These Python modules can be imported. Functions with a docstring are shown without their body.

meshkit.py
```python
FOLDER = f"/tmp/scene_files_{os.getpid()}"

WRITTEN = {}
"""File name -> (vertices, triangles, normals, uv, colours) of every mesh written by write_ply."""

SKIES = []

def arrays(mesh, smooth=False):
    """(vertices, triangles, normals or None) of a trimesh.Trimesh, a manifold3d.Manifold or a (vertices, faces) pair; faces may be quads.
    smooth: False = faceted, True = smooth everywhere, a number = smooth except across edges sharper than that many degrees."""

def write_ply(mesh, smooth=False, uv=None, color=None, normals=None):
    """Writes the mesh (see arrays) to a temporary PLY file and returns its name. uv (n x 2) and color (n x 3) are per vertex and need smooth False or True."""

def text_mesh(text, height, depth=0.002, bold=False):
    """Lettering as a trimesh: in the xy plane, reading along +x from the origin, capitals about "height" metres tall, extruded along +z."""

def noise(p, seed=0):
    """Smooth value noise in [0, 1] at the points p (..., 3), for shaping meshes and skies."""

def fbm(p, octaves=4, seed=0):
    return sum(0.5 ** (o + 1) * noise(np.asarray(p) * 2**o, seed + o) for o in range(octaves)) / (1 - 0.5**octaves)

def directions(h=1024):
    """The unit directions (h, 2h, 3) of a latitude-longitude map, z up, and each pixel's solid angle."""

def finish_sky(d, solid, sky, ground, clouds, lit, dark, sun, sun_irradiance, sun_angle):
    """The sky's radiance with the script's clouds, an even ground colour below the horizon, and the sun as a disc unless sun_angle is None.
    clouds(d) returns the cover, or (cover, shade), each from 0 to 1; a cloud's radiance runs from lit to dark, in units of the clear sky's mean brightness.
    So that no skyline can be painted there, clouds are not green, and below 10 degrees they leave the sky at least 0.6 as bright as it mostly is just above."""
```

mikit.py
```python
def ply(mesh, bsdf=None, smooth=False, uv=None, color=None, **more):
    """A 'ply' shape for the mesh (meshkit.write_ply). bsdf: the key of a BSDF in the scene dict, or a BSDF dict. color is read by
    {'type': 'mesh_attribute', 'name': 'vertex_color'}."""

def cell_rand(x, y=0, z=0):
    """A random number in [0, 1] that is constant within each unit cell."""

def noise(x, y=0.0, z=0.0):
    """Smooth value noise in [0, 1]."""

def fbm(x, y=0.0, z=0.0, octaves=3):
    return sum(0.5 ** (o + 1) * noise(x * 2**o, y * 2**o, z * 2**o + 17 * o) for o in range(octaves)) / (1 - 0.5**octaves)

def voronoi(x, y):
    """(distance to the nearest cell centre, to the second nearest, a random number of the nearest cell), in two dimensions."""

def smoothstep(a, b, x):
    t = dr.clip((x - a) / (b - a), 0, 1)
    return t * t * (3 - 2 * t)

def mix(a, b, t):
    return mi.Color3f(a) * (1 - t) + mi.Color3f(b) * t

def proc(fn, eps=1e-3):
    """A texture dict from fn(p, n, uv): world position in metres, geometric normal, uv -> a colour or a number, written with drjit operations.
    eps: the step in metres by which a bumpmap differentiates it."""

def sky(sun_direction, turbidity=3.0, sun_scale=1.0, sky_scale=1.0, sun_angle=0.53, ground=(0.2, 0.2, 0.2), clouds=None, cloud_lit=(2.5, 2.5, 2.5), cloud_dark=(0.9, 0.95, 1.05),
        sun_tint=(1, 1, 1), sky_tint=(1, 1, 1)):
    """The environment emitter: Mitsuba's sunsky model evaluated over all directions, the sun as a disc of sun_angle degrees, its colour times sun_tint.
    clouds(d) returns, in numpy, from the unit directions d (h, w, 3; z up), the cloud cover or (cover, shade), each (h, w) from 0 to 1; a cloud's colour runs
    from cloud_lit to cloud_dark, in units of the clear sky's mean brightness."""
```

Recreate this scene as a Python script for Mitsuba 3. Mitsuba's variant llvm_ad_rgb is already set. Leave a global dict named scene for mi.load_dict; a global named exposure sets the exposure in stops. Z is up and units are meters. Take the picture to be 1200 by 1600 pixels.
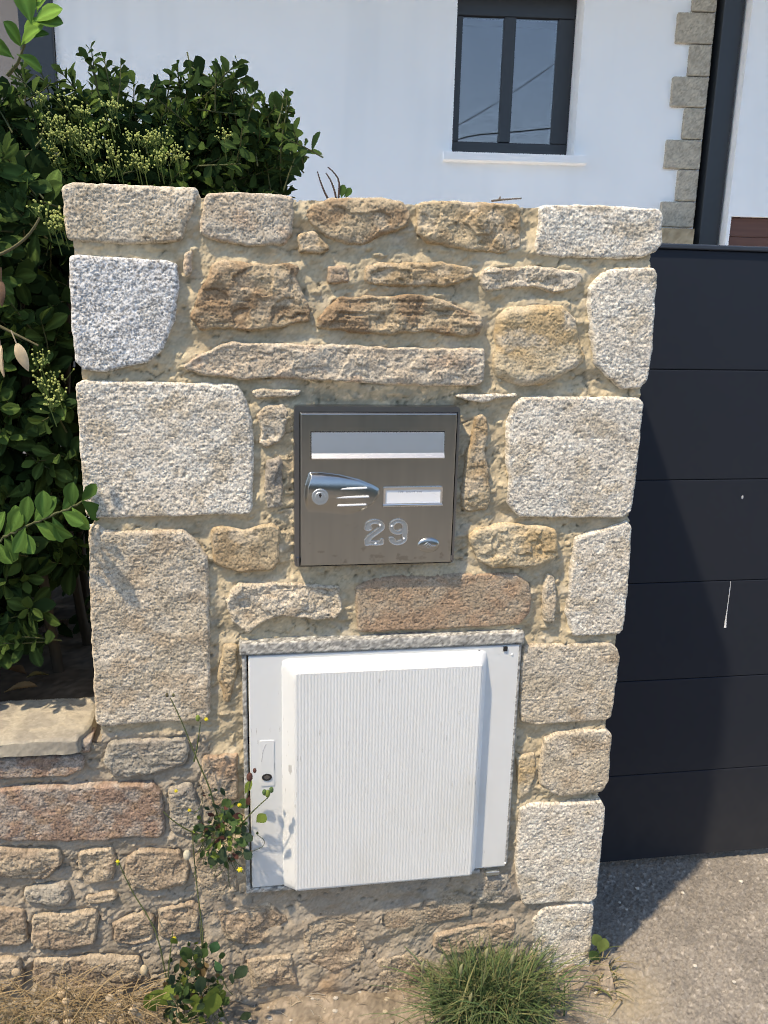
import math, random
import numpy as np, trimesh, mitsuba as mi, mikit, meshkit
import shapely, shapely.geometry as sg
from scipy.spatial import Delaunay, cKDTree
from meshkit import noise, fbm
T = mi.ScalarTransform4f
rng = np.random.default_rng(7)
random.seed(7)
scene, labels = {}, {}

# ------------------------------------------------------------------ camera, sky, exposure
F, D = 1345.1, 1.55                      # focal length in photo pixels (1200x1600), distance camera - pillar face
CAM = np.array([0, -D, 1.519])
def rotation(p, y, r):
    p, y, r = np.radians([p, y, r])
    fwd = np.array([np.sin(y)*np.cos(p), np.cos(y)*np.cos(p), -np.sin(p)])
    right = np.array([np.cos(y), -np.sin(y), 0]); down = np.cross(fwd, right)
    return np.array([np.cos(r)*right + np.sin(r)*down, -np.sin(r)*right + np.cos(r)*down, fwd])
M = rotation(14.2556, 9.4323, -1.3583)
scene['camera'] = {'type': 'perspective', 'fov': math.degrees(2*math.atan(800/F)), 'fov_axis': 'y', 'near_clip': .05, 'far_clip': 400,
                   'to_world': T().look_at(origin=CAM.tolist(), target=(CAM + M[2]).tolist(), up=(-M[1]).tolist())}
SUN = np.array([-.40, -.30, .87]); SUN /= np.linalg.norm(SUN)
scene['sky'] = mikit.sky(SUN.tolist(), turbidity=3.5, sun_scale=.83, sky_scale=1.85, sun_angle=1.3, sun_tint=(1, .975, .91), sky_tint=(1.06, 1, .90))
exposure = 2.02

# ------------------------------------------------------------------ measuring the photo: a pixel's ray meets a plane of the place
def ray(px, py):
    px, py = np.asarray(px, float), np.asarray(py, float)
    return np.stack([(px - 600)/F, (py - 800)/F, np.ones_like(px)], -1) @ M
def at(px, py, Y=0.0):
    d = ray(px, py); return CAM + d*((Y - CAM[1])/d[..., 1])[..., None]
def at_z(px, py, Z):
    d = ray(px, py); return CAM + d*((Z - CAM[2])/d[..., 2])[..., None]
def at_plane(px, py, P, n):
    d = ray(px, py); return CAM + d*(((P - CAM) @ n)/(d @ n))[..., None]
def pix(p):
    q = (np.asarray(p) - CAM) @ M.T
    return np.stack([600 + F*q[..., 0]/q[..., 2], 800 + F*q[..., 1]/q[..., 2]], -1)

# ------------------------------------------------------------------ materials
VC = {'type': 'mesh_attribute', 'name': 'vertex_color'}
def rgb(*c): return {'type': 'rgb', 'value': list(c)}
def principled(c, rough=.6, **k):
    return {'type': 'twosided', 'b': {'type': 'principled', 'base_color': c if isinstance(c, dict) else rgb(*c), 'roughness': rough, **k}}
scene['m_stone'] = principled(VC, .9, specular=.25)
def steel(p, n, uv):
    smear = mikit.fbm(p.x*90, p.y, p.z*6, 3); spot = mikit.smoothstep(.66, .80, mikit.fbm(p.x*60, p.y, p.z*60, 3))*mikit.smoothstep(1.13, 1.03, p.z)
    return mikit.mix(mikit.mix((.43, .425, .405), (.49, .485, .46), smear), (.30, .28, .25), spot*.6)
scene['m_steel'] = principled(mikit.proc(steel), .27, metallic=1.0, anisotropic=.5)
scene['m_steel_dark'] = principled((.30, .30, .31), .3, metallic=1.0)
scene['m_steel_flap'] = principled((.66, .645, .62), .42, metallic=1.0)
scene['m_zinc'] = principled((.60, .635, .65), .48, metallic=1.0)
scene['m_chrome'] = principled((.8, .8, .8), .12, metallic=1.0)
scene['m_black'] = principled((.015, .015, .015), .6)
def plastic(p, n, uv):
    c = mikit.mix((.71, .73, .725), (.63, .635, .60), mikit.smoothstep(.48, .85, mikit.fbm(p.x*9, p.y*9, p.z*4, 4))*.6)
    scuff = mikit.smoothstep(.80, .90, mikit.noise(p.x*420, p.y*50, p.z*38))*mikit.smoothstep(.50, .68, mikit.fbm(p.x*11, p.y*3, p.z*9, 3))
    c = mikit.mix(c, (.36, .35, .32), scuff*.65)
    drip = mikit.smoothstep(.60, .80, mikit.fbm(p.x*70, p.y*9, p.z*2.2, 3))*mikit.smoothstep(.45, .2, p.z)
    return mikit.mix(c, (.50, .48, .42), drip*.35)
scene['m_plastic'] = principled(mikit.proc(plastic), .42, specular=.45)
scene['m_paper'] = principled((.8, .81, .82), .35)
scene['m_ink'] = principled((.45, .45, .47), .6)
scene['m_leaf'] = {'type': 'principledthin', 'base_color': VC, 'roughness': .42, 'diff_trans': .45, 'eta': 1.45}
scene['m_matte'] = principled(VC, .8, specular=.2)
scene['m_frame'] = principled((.022, .026, .031), .4)
scene['m_glass'] = {'type': 'thindielectric', 'int_ior': 1.9}
scene['m_room'] = principled((.16, .16, .17), .9)
def gate_colour(p, n, uv):
    dust = mikit.smoothstep(.45, .0, p.z)*.6 + .25*mikit.fbm(p.x*3, p.y, p.z*2, 3)
    dust = dust*(.55 + .6*mikit.fbm(p.x*40, p.y, p.z*25, 3))
    return mikit.mix((.0165, .0210, .0315), (.062, .061, .060), dust*.55)
scene['m_gate'] = principled(mikit.proc(gate_colour), .5, specular=.2)
scene['m_gate_rail'] = principled((.03, .037, .05), .38)
scene['m_plaster'] = {'type': 'bumpmap', 'scale': .0012, 'arbitrary': mikit.proc(lambda p, n, uv: mikit.fbm(p.x*60, p.y*60, p.z*60, 3), eps=.004),
                      'bsdf': principled(mikit.proc(lambda p, n, uv: mikit.mix((.875, .875, .865), (.79, .80, .80), mikit.smoothstep(.3, .7, mikit.fbm(p.x*1.3, p.y, p.z*.9, 4))*.6 + mikit.smoothstep(.5, .8, mikit.fbm(p.x*8, p.y*8, p.z*.7, 3))*.4)), .85)}
scene['m_board'] = principled(mikit.proc(lambda p, n, uv: mikit.mix((.085, .036, .026), (.14, .065, .045), mikit.fbm(p.x*3, p.y*3, p.z*70, 4))), .6)
scene['m_ground'] = principled(mikit.proc(lambda p, n, uv: mikit.mix((.16, .148, .13), (.24, .22, .19), mikit.fbm(p.x*25, p.y*25, 0, 4))), .95)
scene['m_pale'] = principled(mikit.proc(lambda p, n, uv: mikit.mix((.56, .54, .50), (.66, .64, .60), mikit.fbm(p.x*6, p.y*6, 0, 4))), .95)

# ------------------------------------------------------------------ helpers
def tag(key, label, cat, group=None):
    labels[key] = {'label': label, 'category': cat}
    if group: labels[key]['group'] = group
def free(key):
    if key not in scene: return key
    i = 1
    while f'{key}_{i:03d}' in scene: i += 1
    return f'{key}_{i:03d}'
_next = {}
def add(key, mesh, mat, **k):
    n = _next.get(key, 0); _next[key] = n + 1
    key = key if n == 0 else f'{key}_{n:03d}'
    kind = k.pop('kind', None); lab = k.pop('label', None)
    scene[key] = mikit.ply(mesh, mat, **k)
    if kind or lab:
        labels[key] = labels.get(key, {})
        if kind: labels[key]['kind'] = kind
        if lab: labels[key]['label'] = lab
    return key
def cat(ms): return trimesh.util.concatenate(ms)
def box(x0, x1, y0, y1, z0, z1, c=.0):
    if c <= 0:
        b = trimesh.creation.box((x1-x0, y1-y0, z1-z0)); b.apply_translation([(x0+x1)/2, (y0+y1)/2, (z0+z1)/2]); return b
    P = []
    for sx in (0, 1):
        for sy in (0, 1):
            for sz in (0, 1):
                X, Y, Z = (x0, x1)[sx], (y0, y1)[sy], (z0, z1)[sz]
                ax, ay, az = c*(1-2*sx), c*(1-2*sy), c*(1-2*sz)
                P += [(X, Y+ay, Z+az), (X+ax, Y, Z+az), (X+ax, Y+ay, Z), (X+ax*.3, Y+ay*.3, Z+az*.3)]
    return trimesh.convex.convex_hull(np.array(P))
def hull(P): return trimesh.convex.convex_hull(np.array(P, float))
def tube(points, r, sides=6):
    p = np.asarray(points, float); r = np.broadcast_to(r, (len(p),))
    t = np.gradient(p, axis=0); t /= np.linalg.norm(t, axis=1, keepdims=True) + 1e-12
    a = np.cross(t, np.where(np.abs(t[:, 2:]) < .9, [0, 0, 1.], [1., 0, 0])); a /= np.linalg.norm(a, axis=1, keepdims=True)
    b = np.cross(t, a); ang = np.arange(sides)*2*np.pi/sides
    v = p[:, None] + r[:, None, None]*(np.cos(ang)[None, :, None]*a[:, None] + np.sin(ang)[None, :, None]*b[:, None])
    i, j = np.meshgrid(np.arange(len(p)-1), np.arange(sides), indexing='ij')
    q = np.stack([i*sides+j, i*sides+(j+1) % sides, (i+1)*sides+(j+1) % sides, (i+1)*sides+j], -1).reshape(-1, 4)
    m = trimesh.Trimesh(np.vstack([v.reshape(-1, 3), p[:1], p[-1:]]), np.vstack([q[:, [0, 1, 2]], q[:, [0, 2, 3]]]), process=False)
    n = len(p)*sides
    caps = [[n, (k+1) % sides, k] for k in range(sides)] + [[n+1, n-sides+k, n-sides+(k+1) % sides] for k in range(sides)]
    m.faces = np.vstack([m.faces, caps])
    return m
def spline(pts, n=14):
    pts = np.asarray(pts, float)
    if len(pts) < 3: return np.linspace(pts[0], pts[-1], n)
    from scipy.interpolate import PchipInterpolator
    s = np.r_[0, np.cumsum(np.linalg.norm(np.diff(pts, axis=0), axis=1))]
    return PchipInterpolator(s, pts)(np.linspace(0, s[-1], n))
def P3(x, z, s): return np.stack([np.asarray(x)/s, np.full_like(np.asarray(x, float), 3.3), np.asarray(z)/s], -1)
def mixc(a, b, t): return np.asarray(a)*(1-t)[:, None] + np.asarray(b)*t[:, None]
def sstep(a, b, x): t = np.clip((x-a)/(b-a), 0, 1); return t*t*(3-2*t)

# ------------------------------------------------------------------ stones
H = .0020
def resample(poly, h):
    ring = poly.exterior; n = max(12, int(ring.length/h))
    return np.array([ring.interpolate(i/n, normalized=True).coords[0] for i in range(n)])
STONE_EDGES, STONE_POLYS = [], []
# palette: base, second (blotches), third (stain), speckle strength
PAL = {
 'white':  ((.66, .62, .535), (.60, .55, .46), (.50, .435, .33), .32),
 'cool':   ((.60, .60, .585), (.55, .545, .53), (.50, .49, .46), .52),
 'beige':  ((.555, .495, .395), (.495, .43, .325), (.42, .34, .24), .25),
 'pink':   ((.51, .455, .365), (.465, .395, .30), (.44, .34, .245), .22),
 'ochre':  ((.46, .375, .245), (.385, .29, .175), (.52, .44, .32), .15),
 'brown':  ((.425, .345, .23), (.31, .22, .135), (.48, .40, .285), .16),
 'yellow': ((.53, .45, .31), (.47, .355, .20), (.56, .50, .395), .14),
 'rust':   ((.37, .295, .21), (.385, .275, .185), (.42, .35, .26), .16),
 'grey':   ((.37, .34, .28), (.32, .285, .235), (.41, .355, .27), .18),
 'red':    ((.305, .215, .16), (.37, .315, .26), (.33, .235, .16), .24),
 'old':    ((.40, .335, .245), (.335, .265, .19), (.455, .38, .275), .20),
}
def stone(poly_px, pal, rough=.3, r=.0068, Yf=0.0, back=.05, strata=0.0, seed=None, owner='stone_pillar', top=None, label=None):
    seed = len(STONE_POLYS) if seed is None else seed
    q = np.array(poly_px, float); w = at(q[:, 0], q[:, 1], Yf)[:, [0, 2]]
    poly = sg.Polygon(w).buffer(0)
    rc = .009 if rough < .5 else .005
    while poly.buffer(-rc).area < .45*poly.area: rc *= .5
    poly = poly.buffer(-rc).buffer(rc).buffer(rc*.5).buffer(-rc*.5)
    if poly.geom_type != 'Polygon': poly = max(poly.geoms, key=lambda g: g.area)
    b = resample(poly, H)
    nrm = np.roll(b, -1, 0) - np.roll(b, 1, 0); nrm = np.stack([nrm[:, 1], -nrm[:, 0]], 1); nrm /= np.linalg.norm(nrm, axis=1, keepdims=True) + 1e-9
    amp = .0022 + .004*rough
    b = b + nrm*((fbm(P3(b[:, 0], b[:, 1], .022), 4, seed) - .5)*2*amp)[:, None]
    poly = sg.Polygon(b).buffer(0)
    if poly.geom_type != 'Polygon': poly = max(poly.geoms, key=lambda g: g.area)
    b = resample(poly, H)
    x0, z0, x1, z1 = poly.bounds
    g = np.random.default_rng(seed + 100)
    gx, gz = np.meshgrid(np.arange(x0, x1, H), np.arange(z0, z1, H*.87)); gx = gx + (np.arange(gx.shape[0]) % 2)[:, None]*H/2
    pts = np.stack([gx.ravel(), gz.ravel()], 1) + g.uniform(-.28, .28, (gx.size, 2))*H
    pts = pts[shapely.contains_xy(poly.buffer(-H*.55), pts[:, 0], pts[:, 1])]
    V = np.vstack([b, pts]); nb = len(b)
    tri = Delaunay(V).simplices
    c = V[tri].mean(1); tri = tri[shapely.contains_xy(poly, c[:, 0], c[:, 1])]
    a = V[tri]; e1, e2 = a[:, 1] - a[:, 0], a[:, 2] - a[:, 0]; cr = e1[:, 0]*e2[:, 1] - e1[:, 1]*e2[:, 0]; tri[cr < 0] = tri[cr < 0][:, ::-1]
    d = cKDTree(b).query(V)[0]
    x, z = V[:, 0], V[:, 1]
    n = lambda s, o=4, k=0: fbm(P3(x, z, s), o, seed*7 + k) - .5
    rr = r*(.45 + 1.0*noise(P3(x, z, .025), seed + 5))
    e = 1 - np.clip(d/rr, 0, 1); edge = rr*(1 - np.sqrt(np.clip(1 - e*e, 0, 1)))
    inner = np.clip(d/.012, 0, 1)
    hgt = -edge + .0035*2*n(.10, 3, 1) + rough*inner*.013*2*n(.055, 4, 2)
    if rough > .45:                                   # broken facets
        fx = np.floor(noise(P3(x, z, .035), seed + 9)*3.2 + .6*noise(P3(x, z, .012), seed + 10))
        hgt += inner*rough*.0045*(fx - 1.5)
    if strata: 
        s3 = np.stack([x/.09, np.full_like(x, 1.7), (z + .02*noise(P3(x, z, .1), seed))/.011], -1)
        hgt += inner*strata*.006*2*(fbm(s3, 3, seed + 3) - .5)
    pit = .00062 if rough < .5 else .0008
    hgt += pit*2*n(.0058, 2, 4) + .00050*g.standard_normal(len(x))*np.clip(d/.003, .3, 1) + .0004*2*n(.018, 2, 6) - .0016*sstep(.70, .80, noise(P3(x, z, .0062), seed + 60))
    y = Yf - hgt
    verts = np.stack([x, y, z], -1)
    # sides run back into the joint
    rings = [verts[:nb]]; yb = verts[:nb, 1].mean()
    for dep in (.006, .016, back):
        k = verts[:nb].copy(); k[:, 1] = np.maximum(k[:, 1], Yf) + dep
        cen = np.array(poly.centroid.coords[0])
        k[:, [0, 2]] += (.0016*2*(fbm(np.stack([k[:, 0]/.012, np.full(nb, dep*80), k[:, 2]/.012], -1), 2, seed + 8) - .5))[:, None]*(k[:, [0, 2]] - cen)/ (np.linalg.norm(k[:, [0, 2]] - cen, axis=1, keepdims=True) + 1e-6)
        rings.append(k)
    allv = [verts]; off = len(verts); prev = np.arange(nb); faces = [tri]
    for k in rings[1:]:
        cur = off + np.arange(nb); off += nb; allv.append(k)
        p2, c2 = np.roll(prev, -1), np.roll(cur, -1)
        faces += [np.stack([prev, c2, p2], 1), np.stack([prev, cur, c2], 1)]
        prev = cur
    allv.append(rings[-1].mean(0)[None]); faces.append(np.stack([prev, np.full(nb, off), np.roll(prev, -1)], 1))
    A = np.vstack(allv); Ff = np.vstack(faces)
    # which way is boundary order? make side faces look outward
    s = sg.LinearRing(b).is_ccw
    side = np.vstack(faces[1:]); 
    if not s: side = side[:, ::-1]
    Ff = np.vstack([tri, side])
    X, Yv, Z = A[:, 0], A[:, 1], A[:, 2]
    c0, c1, c2, sp = PAL[pal]
    q3 = lambda sc: np.stack([X/sc, Yv/sc, Z/sc], -1)
    bs = .028 if pal == 'red' else .05; t1 = sstep(.38, .62, fbm(q3(bs), 4, seed + 20)); t2 = sstep(.52, .72, fbm(q3(bs*.8), 4, seed + 31))
    col = mixc(np.array(c0)[None]*np.ones((len(A), 1)), c1, t1); col = mixc(col, c2, t2*.8)
    grain = 1 + sp*(1.5*(noise(q3(.0042), seed + 40) - .5)*2 + .8*g.standard_normal(len(A)))
    col = col*np.clip(grain, .45, 1.45)[:, None]
    fleck = noise(q3(.0055), seed + 50); col *= np.where(fleck > .78, .58, 1)[:, None]
    if strata: col *= (1 - .22*sstep(.5, .7, fbm(np.stack([X/.1, Yv*0, Z/.012], -1), 3, seed + 3)))[:, None]
    STONE_EDGES.append(b); STONE_POLYS.append((poly, pal, rough))
    return add(owner + '__stone', trimesh.Trimesh(A, Ff, process=False), 'm_stone', smooth=True, color=np.clip(col, .01, .92), **({'label': label} if label else {}))

Q = .30   # depth of the dressed corner blocks
S = [
 # dressed granite corner blocks and caps
 ([(95,291),(113,284),(307,292),(310,301),(301,332),(288,360),(284,377),(205,382),(105,376),(100,360)], 'beige', .22, dict(back=.36, r=.009)),
 ([(320,301),(372,299),(460,305),(460,324),(457,368),(447,382),(388,385),(330,374),(311,364),(313,340)], 'pink', .4, dict(back=.36)),
 ([(470,332),(492,316),(517,310),(560,308),(600,308),(632,315),(641,335),(638,355),(600,366),(565,383),(545,382),(510,370),(490,355)], 'brown', .6, dict(back=.34)),
 ([(467,366),(492,362),(518,388),(500,395),(468,395)], 'ochre', .6, {}),
 ([(654,319),(685,313),(810,319),(815,332),(816,386),(781,397),(735,392),(668,380),(652,365)], 'ochre', .75, dict(back=.36)),
 ([(847,321),(914,319),(1031,326),(1038,336),(1036,382),(1027,394),(997,404),(914,404),(837,399),(837,386),(843,352)], 'white', .3, dict(back=.36)),
 ([(105,402),(111,398),(259,407),(276,414),(279,445),(272,503),(255,545),(230,568),(163,582),(128,578),(115,564)], 'cool', .2, dict(back=Q, Yf=-.004)),
 ([(332,414),(347,407),(397,412),(447,410),(470,416),(461,432),(476,466),(484,487),(486,501),(434,512),(388,516),(313,514),(297,497),(309,457)], 'brown', .85, dict(Yf=-.004, strata=.4)),
 ([(288,395),(301,390),(299,425),(290,435),(285,420)], 'pink', .5, {}),
 ([(511,414),(542,414),(547,441),(513,444)], 'rust', .4, {}),
 ([(572,415),(593,409),(660,411),(685,409),(741,419),(739,436),(697,448),(656,446),(585,446),(566,440)], 'ochre', .9, {}),
 ([(752,427),(768,417),(802,419),(827,415),(868,419),(906,423),(914,434),(902,452),(868,457),(831,448),(793,450),(760,457),(754,444)], 'beige', .8, {}),
 ([(497,499),(509,482),(530,465),(580,462),(614,461),(677,463),(714,478),(743,490),(756,498),(752,523),(722,527),(685,519),(600,523),(545,520),(495,512)], 'brown', .8, dict(strata=1.2, Yf=-.003)),
 ([(284,570),(313,553),(347,539),(363,535),(450,538),(560,540),(640,545),(760,545),(756,596),(743,604),(640,603),(560,598),(455,591),(372,593),(310,585),(288,580)], 'pink', .6, dict(Yf=-.003)),
 ([(777,498),(793,484),(810,476),(881,476),(906,498),(908,527),(918,557),(916,569),(885,586),(852,605),(818,605),(777,592),(772,577),(779,544)], 'yellow', .45, dict(r=.02, Yf=-.006)),
 ([(922,450),(943,428),(960,420),(1022,418),(1029,428),(1022,540),(1013,596),(1002,608),(972,609),(960,596),(929,569),(927,540),(920,478)], 'white', .25, dict(back=Q, Yf=-.003)),
 ([(118,600),(128,595),(353,600),(373,603),(383,620),(395,660),(397,713),(395,793),(390,804),(267,808),(147,811),(133,807),(127,740),(119,630)], 'white', .2, dict(back=Q)),
 ([(393,612),(413,608),(473,610),(467,618),(447,621),(400,623)], 'beige', .4, dict(r=.005)),
 ([(400,650),(413,635),(443,630),(450,643),(447,677),(433,695),(413,701),(405,693),(408,673)], 'beige', .6, dict(Yf=.002)),
 ([(415,720),(440,713),(442,747),(443,793),(417,800),(413,780)], 'grey', .9, dict(Yf=.003)),
 ([(708,619),(727,615),(761,616),(816,616),(803,621),(783,622),(755,630),(730,626)], 'white', .3, dict(r=.004)),
 ([(744,652),(755,649),(763,654),(763,686),(758,703),(765,740),(767,783),(761,798),(735,801),(722,794),(721,774),(732,703),(738,675)], 'ochre', .5, dict(Yf=.001)),
 ([(803,632),(817,621),(999,621),(1007,630),(995,760),(987,800),(976,808),(931,810),(871,809),(812,809),(792,785),(798,749),(792,726),(793,664)], 'white', .2, dict(back=Q, Yf=-.002)),
 ([(138,828),(149,819),(163,830),(286,830),(306,847),(324,870),(328,975),(328,1115),(321,1126),(222,1132),(160,1138),(149,1132),(144,1033),(138,887)], 'beige', .35, dict(back=Q)),
 ([(330,827),(345,822),(380,830),(427,818),(437,827),(437,880),(426,893),(372,897),(350,888),(332,882)], 'ochre', .4, {}),
 ([(352,940),(372,914),(430,912),(520,916),(530,920),(535,950),(525,968),(492,970),(440,964),(410,975),(388,990),(362,975)], 'beige', .9, {}),
 ([(555,917),(590,904),(660,900),(760,897),(808,899),(828,912),(833,935),(828,960),(812,978),(740,982),(650,986),(558,990)], 'rust', .15, dict(r=.007, Yf=.002)),
 ([(734,839),(747,828),(783,820),(849,823),(871,828),(875,870),(860,878),(826,888),(772,888),(747,876)], 'yellow', .9, dict(Yf=-.004)),
 ([(857,897),(867,903),(871,930),(868,975),(851,972),(849,924)], 'beige', .5, {}),
 ([(900,839),(945,828),(982,814),(989,825),(982,930),(975,984),(968,992),(894,995),(885,958),(894,887)], 'white', .15, dict(back=Q)),
 ([(818,1009),(955,1005),(967,1015),(970,1028),(957,1121),(946,1127),(837,1134),(814,1131),(812,1047)], 'beige', .2, dict(back=Q, Yf=.001)),
 ([(852,1158),(871,1146),(948,1140),(957,1150),(953,1219),(940,1238),(871,1247),(845,1228),(843,1200)], 'beige', .3, dict(back=Q)),
 ([(812,1264),(830,1257),(940,1253),(947,1264),(934,1403),(921,1411),(818,1415),(807,1383),(806,1333)], 'white', .2, dict(back=Q, Yf=.001)),
 ([(830,1440),(850,1418),(927,1411),(930,1421),(922,1512),(917,1545),(870,1542),(832,1500)], 'white', .4, dict(back=Q, Yf=.004)),
 ([(808,1184),(837,1177),(839,1203),(830,1238),(809,1253)], 'yellow', .4, dict(Yf=.004)),
 ([(350,1010),(372,1008),(370,1060),(354,1108),(340,1060)], 'ochre', .6, dict(Yf=.003)),
]
for q, pal, rough, k in S: stone(q, pal, rough, **k)
# the old base under the pillar: stones half buried in render
B = [
 ([(680,1462),(740,1450),(806,1437),(806,1472),(700,1494),(676,1482)], 'old', .6, dict(Yf=.001)),
 ([(385,1502),(455,1495),(464,1540),(394,1547)], 'old', .7, dict(Yf=-.003)),
 ([(470,1440),(500,1425),(560,1430),(575,1500),(520,1520),(475,1500)], 'old', .6, dict(Yf=.004)),
 ([(585,1500),(640,1490),(668,1500),(660,1550),(600,1560)], 'old', .7, dict(Yf=.002)),
 ([(340,1425),(420,1412),(450,1440),(400,1480),(350,1470)], 'old', .7, dict(Yf=.003)),
 ([(742,1372),(795,1366),(803,1400),(790,1415),(744,1415)], 'grey', .5, dict(Yf=.002)),
 ([(590,1420),(700,1398),(738,1405),(738,1432),(620,1458),(586,1450)], 'old', .4, dict(Yf=.004)),
]
for q, pal, rough, k in B: stone(q, pal, rough, **k)
L = [
 ([(168,1165),(180,1160),(290,1155),(296,1175),(290,1195),(245,1210),(200,1218),(175,1215),(160,1190)], 'grey', .5, dict(strata=.6)),
 ([(-90,1188),(121,1181),(130,1186),(130,1206),(105,1214),(0,1219),(-90,1222)], 'red', .35, {}),
 ([(125,1158),(142,1160),(140,1178),(127,1178)], 'red', .3, {}),
 ([(-30,1240),(7,1233),(140,1228),(238,1226),(252,1240),(257,1303),(245,1313),(196,1310),(157,1315),(14,1317),(-30,1310)], 'red', .4, dict(Yf=-.002)),
 ([(-40,1325),(40,1328),(91,1331),(96,1352),(70,1376),(0,1373),(-40,1370)], 'old', .8, {}),
 ([(122,1334),(175,1324),(182,1345),(178,1376),(136,1384),(121,1359)], 'old', .7, {}),
 ([(196,1345),(217,1331),(280,1331),(297,1359),(290,1384),(238,1394),(206,1390),(194,1366)], 'old', .7, dict(Yf=-.002)),
 ([(38,1390),(105,1380),(110,1405),(101,1418),(38,1412)], 'grey', .8, {}),
 ([(133,1404),(175,1394),(186,1401),(175,1412),(136,1415)], 'old', .5, {}),
 ([(51,1432),(150,1425),(154,1436),(147,1478),(98,1487),(60,1485),(47,1474)], 'old', .6, dict(Yf=-.002)),
 ([(175,1446),(224,1425),(240,1436),(240,1471),(210,1480),(178,1474)], 'old', .7, {}),
 ([(246,1425),(301,1411),(311,1422),(308,1457),(259,1471),(247,1464)], 'old', .8, {}),
 ([(-50,1420),(38,1425),(42,1470),(30,1480),(-50,1480)], 'old', .7, {}),
 ([(52,1502),(157,1495),(217,1499),(234,1534),(140,1565),(70,1561),(49,1527)], 'old', .6, {}),
 ([(318,1185),(372,1180),(373,1250),(330,1262),(312,1225)], 'rust', .5, dict(Yf=.003)),
 ([(262,1232),(300,1225),(316,1275),(300,1310),(266,1300)], 'grey', .5, dict(Yf=.004)),
 ([(-60,1500),(30,1500),(36,1545),(-60,1560)], 'old', .6, {}),
 ([(305,1335),(365,1330),(372,1395),(330,1405),(308,1380)], 'old', .6, dict(Yf=.004)),
]
for q, pal, rough, k in L: stone(q, pal, rough, owner='low_stone_wall', **k)
tag('stone_pillar', 'tall stone gate pillar of pale granite corner blocks around ochre rubble set in sandy mortar', 'pillar')
tag('low_stone_wall', 'low old wall of brownish stones and red brick under the hedge, left of the tall pillar', 'wall')
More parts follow.
